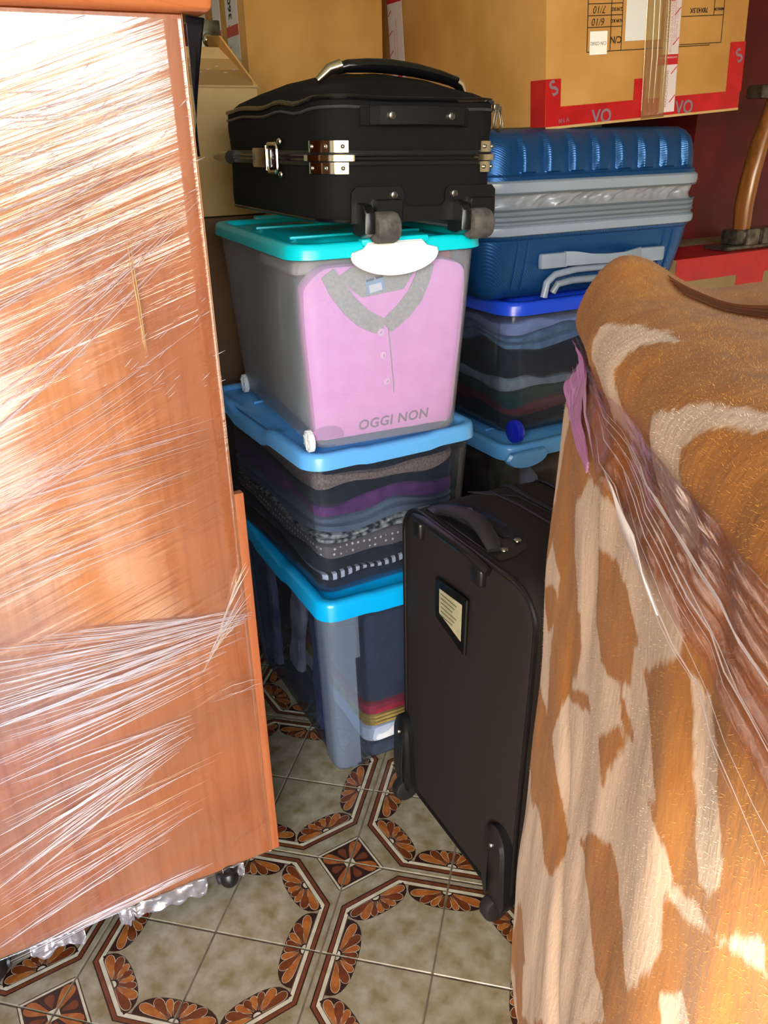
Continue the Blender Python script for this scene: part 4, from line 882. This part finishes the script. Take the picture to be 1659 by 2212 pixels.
# box B, left of the big one
Bx=carton('cardboard_box','tall cardboard box with white fragile tape behind the black case',(0.628,1.26,0.80),0,0,0.40,0.34,1.0,M_card)
for y0,w in ((0.05,0.10),(0.20,0.07)): sidetape(Bx,y0,w,0.56,0.99)
obj('red_tape_edge',box(-0.0012,0,0.335,0.34,0.1,0.99),M_redt,Bx,smooth=False)
MB().add(text_vf('360',0.035,0.0001,bold=0.0008),0,facing('-x',-0.0022,0.11,0.93-0.10,PI/2)).build('printed_lettering',M_ink,Bx,smooth=False)
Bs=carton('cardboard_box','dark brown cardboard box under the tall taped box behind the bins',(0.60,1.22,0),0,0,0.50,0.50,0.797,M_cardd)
# box C with an open flap
Cx=carton('cardboard_box','pale cardboard box with open taped flap between the wardrobe and the black case',(0.13,0.90,1.148),0,math.radians(3),0.40,0.24,0.27,M_cardp)
def quad(pts,th): 
    a=[Vector(p) for p in pts]; n=(a[1]-a[0]).cross(a[2]-a[0]).normalized()*th; return loft([[tuple(p) for p in a],[tuple(p+n) for p in a]])
obj('flap',quad([(0.0,0.001,0.268),(0.40,0.001,0.268),(0.37,0.075,0.352),(0.03,0.075,0.352)],0.004),M_cardp,Cx,smooth=False)
obj('flap',quad([(0.400,0.0,0.268),(0.400,0.235,0.268),(0.345,0.16,0.385),(0.330,0.03,0.372)],0.004),M_card,Cx,smooth=False)
obj('clear_tape',quad([(0.17,-0.001,0.275),(0.39,-0.001,0.275),(0.385,0.050,0.330),(0.20,0.050,0.330)],-0.001),M_tape,Cx,smooth=False)
for k in range(9):
    x=0.21+0.02*k; z=0.300+0.006*(k%3); obj('tape_glint',tube([(x,0.018,z),(x+0.008,0.019,z+0.001)],[0.0012,0.0006],6),M_fold,Cx)
carton('cardboard_box','shade-darkened cardboard box under the pale open-flap box',(0.10,0.885,0),0,math.radians(2),0.44,0.27,1.146,mat('shaded_brown_cardboard','6e5138',rough=0.9,var='5e4430',vscale=5))  # brown darkened: the shadow behind the bins is put into the cardboard colour
# metal bracket with bolt on a dark red board
br=thing('bracket_board','dark red board with bolted steel bracket above the pale open-flap box','board',(0.310,1.175,0.0))
obj('board',box(0.0,0.17,0.0,0.02,0.0,1.585,0.003),mat('dark_red_paint','4a1216',rough=0.4),br)
bk=obj('bracket',box(0.160,0.222,-0.006,-0.001,1.465,1.578,0.006),mat('tarnished_steel','8d8878',rough=0.35,metal=0.9,var='5c584c',vscale=30),br)
obj('bolt',sphere((0.188,-0.008,1.535),0.015,16,10,(1,0.8,1)),M_chrome,bk)
# right side: red-taped boxes and the wooden stretcher with metal caps
Rb=carton('cardboard_box','tall box covered in red tape darkened for shade at the far right',(2.02,1.02,0),0,0,0.55,0.45,2.2,mat('shaded_red_tape','560b10',rough=0.45,var='48080c',vscale=8))  # tape red darkened to paint in the deep shade on this side
M_cards=mat('shaded_cardboard','8e7650',rough=0.85,var='806a46',vscale=6)  # cardboard with the shade over the low box mixed into its colour
Lb=carton('cardboard_box','low cardboard box edged with red tape behind the blanket bundle',(1.63,0.66,0.0),0,math.radians(2),0.60,0.34,0.98,M_cards)
LH=0.98
fr_('red_tape',0.0,0.60,LH-0.062,LH+0.0005,m=M_redt,t=Lb); fr_('red_tape',0.0,0.035,LH-0.12,LH-0.06,m=M_redt,t=Lb,y=-0.0009); fr_('red_tape',0.26,0.38,0.0,LH-0.06,m=M_redt,t=Lb,y=-0.0009)
obj('red_tape',box(0.0,0.60,0.0,0.2,LH,LH+0.0008),M_redt,Lb,smooth=False)
MB().add(text_vf('V',0.07,0.0001,bold=0.001),0,facing('-y',0.28,-0.002,LH-0.14,0.3)).build('tape_lettering',mat('tape_print_blue','4b5a9a',rough=0.5),Lb,smooth=False)
M_oak=mat_wood('worn_wood','4a2c14','70451f','8c5b2c',rough=0.35,coat=0.2)
hm=thing('wooden_bar','curved worn wooden bar with steel end clamps standing on the red-taped box','bar',(1.965,0.74,0.982))
obj('bar',tube([(0.0,0,0.055),(-0.005,0,0.12),(0.003,0,0.20),(0.022,0,0.29),(0.048,0,0.37),(0.062,0,0.42)],[0.028,0.030,0.030,0.028,0.027,0.026],14,True,0.7),M_oak,hm)
obj('clamp',box(-0.035,0.16,-0.028,0.028,0.405,0.440,0.006),mat('dull_steel','8c8680',rough=0.35,metal=0.9,var='5a554f',vscale=40),hm)
cl=obj('clamp',box(-0.05,0.17,-0.032,0.032,0.012,0.055,0.008),bpy.data.materials['dull_steel'],hm)
for x in (-0.02,0.05): obj('clamp_block',box(x,x+0.055,-0.042,-0.03,0.010,0.058,0.004),bpy.data.materials['dull_steel'],cl)
obj('base_plate',box(-0.10,0.19,-0.045,0.045,0.0,0.012,0.004),bpy.data.materials['dull_steel'],hm)

# ---------------------------------------------------------------- furniture bundled in a patterned fleece blanket, right
# pigment pattern of the blanket in its own unrolled coordinates (along the side, up the side), metres
CREAM= [[(0.18,1.14),(0.21,1.15),(0.28,1.17),(0.32,1.17),(0.29,1.15),(0.28,1.12),(0.3,1.1),(0.35,1.08),(0.37,1.07),(0.32,1.07),(0.24,1.08),(0.19,1.11)],[(0.4,1.12),(0.44,1.14),(0.49,1.16),(0.53,1.17),(0.58,1.17),(0.54,1.16),(0.52,1.15),(0.49,1.14),(0.47,1.12),(0.48,1.1),(0.51,1.09),(0.51,1.07),(0.48,1.05),(0.44,1.06),(0.41,1.08)],[(-0.01,0.99),(0.03,1.02),(0.07,1.01),(0.06,0.95),(0.05,0.89),(0.01,0.85)],[(0.21,0.99),(0.26,1.0),(0.36,1.02),(0.41,1.03),(0.39,1.01),(0.42,1.01),(0.49,1.02),(0.52,1.01),(0.52,0.99),(0.45,0.93),(0.43,0.92),(0.45,0.91),(0.47,0.9),(0.49,0.88),(0.51,0.86),(0.49,0.84),(0.46,0.84),(0.41,0.85),(0.38,0.86),(0.4,0.82),(0.37,0.74),(0.34,0.75),(0.27,0.77),(0.19,0.72),(0.21,0.83),(0.16,0.88),(0.16,0.93)],[(0.53,0.99),(0.56,0.99),(0.57,0.98),(0.59,0.97),(0.6,0.95),(0.62,0.94),(0.63,0.91),(0.61,0.88),(0.59,0.87),(0.57,0.88),(0.55,0.92),(0.54,0.96)],[(0.15,0.61),(0.17,0.69),(0.27,0.75),(0.35,0.78),(0.37,0.74),(0.41,0.83),(0.46,0.86),(0.48,0.84),(0.52,0.84),(0.55,0.82),(0.54,0.79),(0.55,0.75),(0.53,0.68),(0.51,0.65),(0.47,0.68),(0.42,0.71),(0.36,0.67),(0.29,0.58),(0.23,0.54)],[(0.54,0.81),(0.58,0.84),(0.64,0.88),(0.68,0.93),(0.69,0.92),(0.64,0.88),(0.59,0.83),(0.55,0.8)],[(0.13,0.14),(0.23,0.32),(0.3,0.38),(0.28,0.29),(0.22,0.15),(0.14,0.04)],[(0.28,0.6),(0.35,0.6),(0.42,0.56),(0.48,0.56),(0.4,0.43),(0.33,0.42),(0.21,0.37),(0.22,0.44)],[(0.56,0.72),(0.59,0.76),(0.63,0.78),(0.58,0.7)],[(0.0,0.62),(0.02,0.73),(0.06,0.84),(0.11,0.82),(0.1,0.76),(0.09,0.67),(0.1,0.6)]]
BROWN= [[(0.26,0.92),(0.28,0.95),(0.35,0.97),(0.38,0.96),(0.41,0.93),(0.4,0.92),(0.4,0.88),(0.37,0.86),(0.32,0.85),(0.27,0.88)],[(0.04,0.76),(0.08,0.79),(0.11,0.79),(0.11,0.75),(0.07,0.71)],[(0.16,0.81),(0.22,0.84),(0.23,0.8),(0.22,0.75),(0.17,0.73)],[(0.34,0.77),(0.38,0.82),(0.41,0.83),(0.38,0.77),(0.37,0.74)]]
A61=math.radians(61); LX,LY=-math.cos(A61),-math.sin(A61); NX,NY=-LY,LX
bl=thing('wrapped_furniture','bulky furniture bundled in a tan and cream fleece blanket with stretch film','furniture',(0.455,-0.300,0.0),(0,0,math.atan2(LY,LX)))
# local frame of the bundle: x = along the side towards the viewer, y = into the body, z = up
ZT=1.158; SL=1.15; TW_=0.62
def bell(x,c,w): return math.exp(-((x-c)/w)**2)
def fd(s,z):
    """how far the side bulges out (-) or is drawn in (+)"""
    d=0.010*ns(s*5,z*2.2,1)+0.006*ns(s*13,z*4,2)+0.0035*ns(s*26,z*7,3)
    zb=1.072-0.03*s; d+=0.020*bell(z,zb,0.030)*math.exp(-s*2.0)      # waist under the film band
    d-=0.014*sm((1.0-z)/1.0)*(1-0.5*sm(s/0.6))
    d+=0.007*bell(s-0.12-0.35*max(0,0.7-z),0.06,0.018)*sm((0.85-z)/0.2)
    d+=0.006*math.sin(s*38+z*5+2*ns(s*4,z*2,9))*bell(z,0.93,0.12)*0.5
    return d
def endx(z): return -0.006-0.012*sm((1.05-z)/1.0)+0.022*bell(z,1.065,0.03)-0.006*math.sin(z*9)
def topz(s,t): return ZT+0.030*bell(s,0.055,0.075)*bell(t,0.055,0.055)-0.008*bell(t,0.14,0.05)+0.008*ns(s*5,t*6,7)+0.003*ns(s*18,t*18,8)-0.0*s
RC=0.055
prof=[]   # (t, z_nominal, q, zone)
q=0
for k in range(150): z=(ZT-RC)*k/150; prof.append((0.0,z,z))
for k in range(22): a=PI/2*k/22; prof.append((RC-RC*math.cos(a),ZT-RC+RC*math.sin(a),ZT-RC+RC*a*1.0))
for k in range(70): t=RC+(TW_-2*RC)*(k/70)**1.5; prof.append((t,ZT,ZT-RC+RC*PI/2+(t-RC)))
for k in range(10): a=PI/2*k/10; prof.append((TW_-RC+RC*math.sin(a),ZT-RC+RC*math.cos(a),9))
for k in range(11): prof.append((TW_,(ZT-RC)*(1-k/10),9))
def bpoint(s,pi):
    t,z,q=prof[pi]
    r0=0.05; si=s
    ins=0.0
    if s<r0: ins=r0-math.sqrt(max(0,r0*r0-(r0-s)**2))
    if s>SL-r0: e=s-(SL-r0); ins=r0-math.sqrt(max(0,r0*r0-e*e))
    side=1-sm(t/RC)
    tt=t+ins*(1-2*t/TW_); zz=z
    topw=sm((z-(ZT-RC))/RC)
    if q<9 and t<TW_-RC: zz=z+(topz(s,t)-ZT)*topw
    zz-=ins*sm((z-0.2)/(ZT-0.2))
    tt+=fd(s,z)*side*(1-ins/r0 if s<r0 else 1)
    ss=s+endx(z)*(1-sm(s/0.25))
    return (ss,tt,max(zz,0.0015))
SV=[]
for k in range(14): SV.append(0.05*(1-math.cos(PI/2*k/14)))
x_=0.05
while x_<0.75: SV.append(x_); x_+=0.0045
while x_<SL-0.05: SV.append(x_); x_+=0.03
for k in range(9): SV.append(SL-0.05+0.05*math.sin(PI/2*k/8))
def seg_d(p,a,b):
    ax,ay=a;bx,by=b; dx,dy=bx-ax,by-ay; l=dx*dx+dy*dy; t=0 if l==0 else max(0,min(1,((p[0]-ax)*dx+(p[1]-ay)*dy)/l)); return math.hypot(p[0]-ax-t*dx,p[1]-ay-t*dy)
def poly_sd(p,P):
    ins=False; d=9; n=len(P)
    for i in range(n):
        a,b=P[i],P[(i+1)%n]; d=min(d,seg_d(p,a,b))
        if (a[1]>p[1])!=(b[1]>p[1]) and p[0]<(b[0]-a[0])*(p[1]-a[1])/(b[1]-a[1])+a[0]: ins=not ins
    return d if ins else -d
def bbox(P): xs=[p[0] for p in P]; ys=[p[1] for p in P]; return min(xs)-0.03,max(xs)+0.03,min(ys)-0.03,max(ys)+0.03
CB=[(P,bbox(P)) for P in CREAM]; BB=[(P,bbox(P)) for P in BROWN]
def pat_at(s,q):
    """signed distance to the cream patches (positive inside)"""
    v=-0.03
    for P,b in CB:
        if b[0]<s<b[1] and b[2]<q<b[3]: v=max(v,poly_sd((s,q),P))
    if v>-0.02:
        for P,b in BB:
            if b[0]<s<b[1] and b[2]<q<b[3]: v=min(v,-poly_sd((s,q),P))
    # the print goes on where the picture gives no outline: loose upright blotches
    low=sm((0.52-q)/0.1)+sm((s-0.70)/0.05)
    if low>0 and q<1.12:
        g=ns(s*9,q*4.5,31)*0.10+0.012; v=max(v,min(g,0.03)*min(low,1)-0.03*(1-min(low,1)))
    return max(-0.03,min(0.03,v))
nP=len(prof); V=[];PT=[];QQ=[]
for s in SV:
    for pi in range(nP):
        V.append(bpoint(s,pi)); PT.append(pat_at(s,prof[pi][2]) if prof[pi][2]<9 and s<0.9 else -0.03)
Fc=[]
for i in range(len(SV)-1):
    for j in range(nP-1): Fc.append((i*nP+j,i*nP+j+1,(i+1)*nP+j+1,(i+1)*nP+j))
Fc.append(tuple(range(nP))[::-1]); Fc.append(tuple((len(SV)-1)*nP+j for j in range(nP)))
me=bpy.data.meshes.new('blanket'); me.from_pydata(V,[],Fc)
at=me.attributes.new('print','FLOAT','POINT'); at.data.foreach_set('value',PT)
me.polygons.foreach_set('use_smooth',[True]*len(Fc)); me.update()
def fleece_mat(name,bump=True,tans=('7c4a22','946838'),cream='ad9888'):
    m,nt,out=nmat(name); p=N(nt,'ShaderNodeBsdfPrincipled',inp={'Roughness':0.95,'Sheen Weight':0.05,'Sheen Roughness':0.5,'Specular IOR Level':0.05}); nt.links.new(p.outputs[0],out.inputs[0])
    a=N(nt,'ShaderNodeAttribute',attribute_name='print'); tc=N(nt,'ShaderNodeTexCoord')
    mp=N(nt,'ShaderNodeMapping'); mp.inputs['Scale'].default_value=(150,150,45); nt.links.new(tc.outputs['Object'],mp.inputs[0])
    nz=N(nt,'ShaderNodeTexNoise',inp={'Scale':1.0,'Detail':3}); nt.links.new(mp.outputs[0],nz.inputs[0])
    mp2=N(nt,'ShaderNodeMapping'); mp2.inputs['Scale'].default_value=(45,45,18); nt.links.new(tc.outputs['Object'],mp2.inputs[0])
    n2=N(nt,'ShaderNodeTexNoise',inp={'Scale':1.0,'Detail':2}); nt.links.new(mp2.outputs[0],n2.inputs[0])
    def mth(op,x,y):
        k=N(nt,'ShaderNodeMath',operation=op)
        for i,v in enumerate((x,y)):
            if isinstance(v,(int,float)): k.inputs[i].default_value=v
            else: nt.links.new(v,k.inputs[i])
        return k.outputs[0]
    e=mth('ADD',a.outputs['Fac'],mth('MULTIPLY',mth('SUBTRACT',nz.outputs[0],0.5),0.012)); e=mth('ADD',e,mth('MULTIPLY',mth('SUBTRACT',n2.outputs[0],0.5),0.014))
    mr=N(nt,'ShaderNodeMapRange',interpolation_type='SMOOTHSTEP',inp={1:-0.0035,2:0.0035}); nt.links.new(e,mr.inputs[0])
    tan=N(nt,'ShaderNodeMix',data_type='RGBA'); tan.inputs[6].default_value=srgb(tans[0]); tan.inputs[7].default_value=srgb(tans[1]); nt.links.new(n2.outputs[0],tan.inputs[0])
    mx=N(nt,'ShaderNodeMix',data_type='RGBA'); nt.links.new(mr.outputs[0],mx.inputs[0]); nt.links.new(tan.outputs[2],mx.inputs[6]); mx.inputs[7].default_value=srgb(cream)
    nt.links.new(mx.outputs[2],p.inputs['Base Color'])
    if bump:
        b=N(nt,'ShaderNodeBump',inp={'Strength':0.7,'Distance':0.002}); nt.links.new(nz.outputs[0],b.inputs['Height']); nt.links.new(b.outputs[0],p.inputs['Normal'])
    return m
M_fleece=fleece_mat('fleece'); me.materials.append(M_fleece)
bo_=bpy.data.objects.new('blanket',me); COL.objects.link(bo_); bo_.parent=bl
bm=bmesh.new(); bm.from_mesh(me); bmesh.ops.recalc_face_normals(bm,faces=bm.faces); bm.to_mesh(me); bm.free()
# pile: short loose fibres standing on the fleece
rp=random.Random(5); hv=[];hf=[];hp_=[]
nrm=[v.normal.copy() for v in me.vertices]
iS=[i for i,s in enumerate(SV) if s<0.74]; top_i=242
for k in range(80000):
    i=rp.choice(iS); j=rp.randrange(60,225) if rp.random()<0.9 else rp.randrange(150,200)
    a=i*nP+j; c=Vector(V[a]); u=rp.random(); w=rp.random(); c=c+(Vector(V[a+1])-c)*u+(Vector(V[a+nP])-c)*w if i<len(SV)-2 else c
    n=nrm[a]; tdir=Vector((rp.gauss(0,1),rp.gauss(0,1),rp.gauss(-0.4,1))); tdir=(tdir-n*tdir.dot(n)).normalized()
    L=rp.uniform(0.0012,0.0032); d=(tdir*0.85+n*rp.uniform(0.15,0.8)).normalized(); sd_=d.cross(n).normalized()*rp.uniform(0.00010,0.00020)
    b=len(hv); hv+=[tuple(c+sd_),tuple(c-sd_),tuple(c+d*L+n*0.0003)]; hf.append((b,b+1,b+2)); hp_+=[PT[a]]*3
me2=bpy.data.meshes.new('pile'); me2.from_pydata(hv,[],hf); at=me2.attributes.new('print','FLOAT','POINT'); at.data.foreach_set('value',hp_)
me2.materials.append(fleece_mat('fleece_fibre',False,('966030','b28448'),'c2b0a0')); po_=bpy.data.objects.new('pile',me2); COL.objects.link(po_); po_.parent=bl; po_['kind']='stuff'
# film band drawn round the bundle
M_bfilm=mat_film('bundle_film',base=0.06,wr=0.25,rough=0.14,rot=-6,scale=(6,40,70),strength=0.7,dist=0.008,tint='faf3f3')
M_pink=mat_glossmix('lilac_film','e4bcdc','f0d0ec',0.35,0.22,'c890c4',0.35)
def on_side(s,z,off): return (s+endx(z)*(1-sm(s/0.25)),fd(s,z)-off,z)
def band_s(u,v):
    s=0.012+0.75*u; z0=1.042-0.015*u-0.02*sm(u*1.5); z1=1.092+0.02*u; z=z0+(z1-z0)*v
    return on_side(s,z,0.005+0.0025*abs(ns(u*4,v*14,4))+0.001*math.sin(v*40+u*6))
obj('film_band',grid(110,40,band_s),M_bfilm,bl,solid=0.0004)
rb=random.Random(3)
def sfold(name,n,s0,s1,z0,z1,e0,e1,r0,r1,m):
    b=MB()
    for k in range(n):
        p=rb.random(); a=(rb.uniform(s0,s0+(s1-s0)*0.25),z0+(z1-z0)*p); L=rb.uniform(0.4,1)*(s1-s0); r=rb.uniform(r0,r1); pts=[];rs=[]
        for i in range(13):
            t=i/12; s=a[0]+L*t; z=a[1]+((e0+(e1-e0)*p)-a[1])*t*L/(s1-s0)+0.002*math.sin(t*5+k); pts.append(on_side(s,z,0.009)); rs.append(r*math.sin(PI*(i+0.4)/13))
        b.add(tube(pts,rs,5,False,0.5))
    o=b.build(name,m,bl); o['kind']='stuff'
def lil(u,v):
    s=0.034+0.205*u; c=1.066-0.052*u; w=(0.026-0.021*u)*(1+0.25*math.sin(u*9)); z=c+(v-0.5)*2*w
    return on_side(s,z,0.0085+0.002*abs(math.sin(v*17+u*4))+0.001*ns(u*9,v*9,3))
obj('lilac_film',grid(60,40,lil),M_pink,bl,solid=0.0004)
sfold('lilac_film_folds',9,0.01,0.24,1.045,1.088,1.0,1.03,0.0006,0.0013,mat_glossmix('pale_lilac_film','e8c8e4','ffffff',0.5,0.2,'d8a8d4',0.4))
sfold('film_band_folds',12,0.20,0.72,1.03,1.085,0.95,1.06,0.0002,0.0006,M_fold)
# one broad fold of film that stands out of the side, its glare painted in opaque white
bf=[(0.30,1.035),(0.33,1.027),(0.37,1.020),(0.41,1.017),(0.455,1.012),(0.49,1.006)]
wd2=[0.0010,0.0055,0.0075,0.0095,0.0065,0.0010]
up_=[on_side(s,z+w,0.010+0.002*math.sin(s*60)) for (s,z),w in zip(bf,wd2)]; dn_=[on_side(s,z-w,0.007) for (s,z),w in zip(bf,wd2)]
nb=len(bf); obj('film_fold',(up_+dn_,[(i,i+1,nb+i+1,nb+i) for i in range(nb-1)]),mat_glossmix('glare_white_film','ffffff','ffffff',0.5,0.3,'f4f0f2',0.75),bl,solid=0.0008)
def on_top(s,t,off): return (s,t,topz(s,t)+off)
def tband(u,v): t=0.085+0.26*u; s=0.10+0.30*u+v*(0.06+0.10*u); return on_top(s,t,0.004+0.001*math.sin(v*25))
obj('film_band',grid(50,20,tband),mat_glossmix('brown_tinted_film','d8b8a4','ffffff',0.10,0.22,'8a5a44',0.15),bl,solid=0.0004)
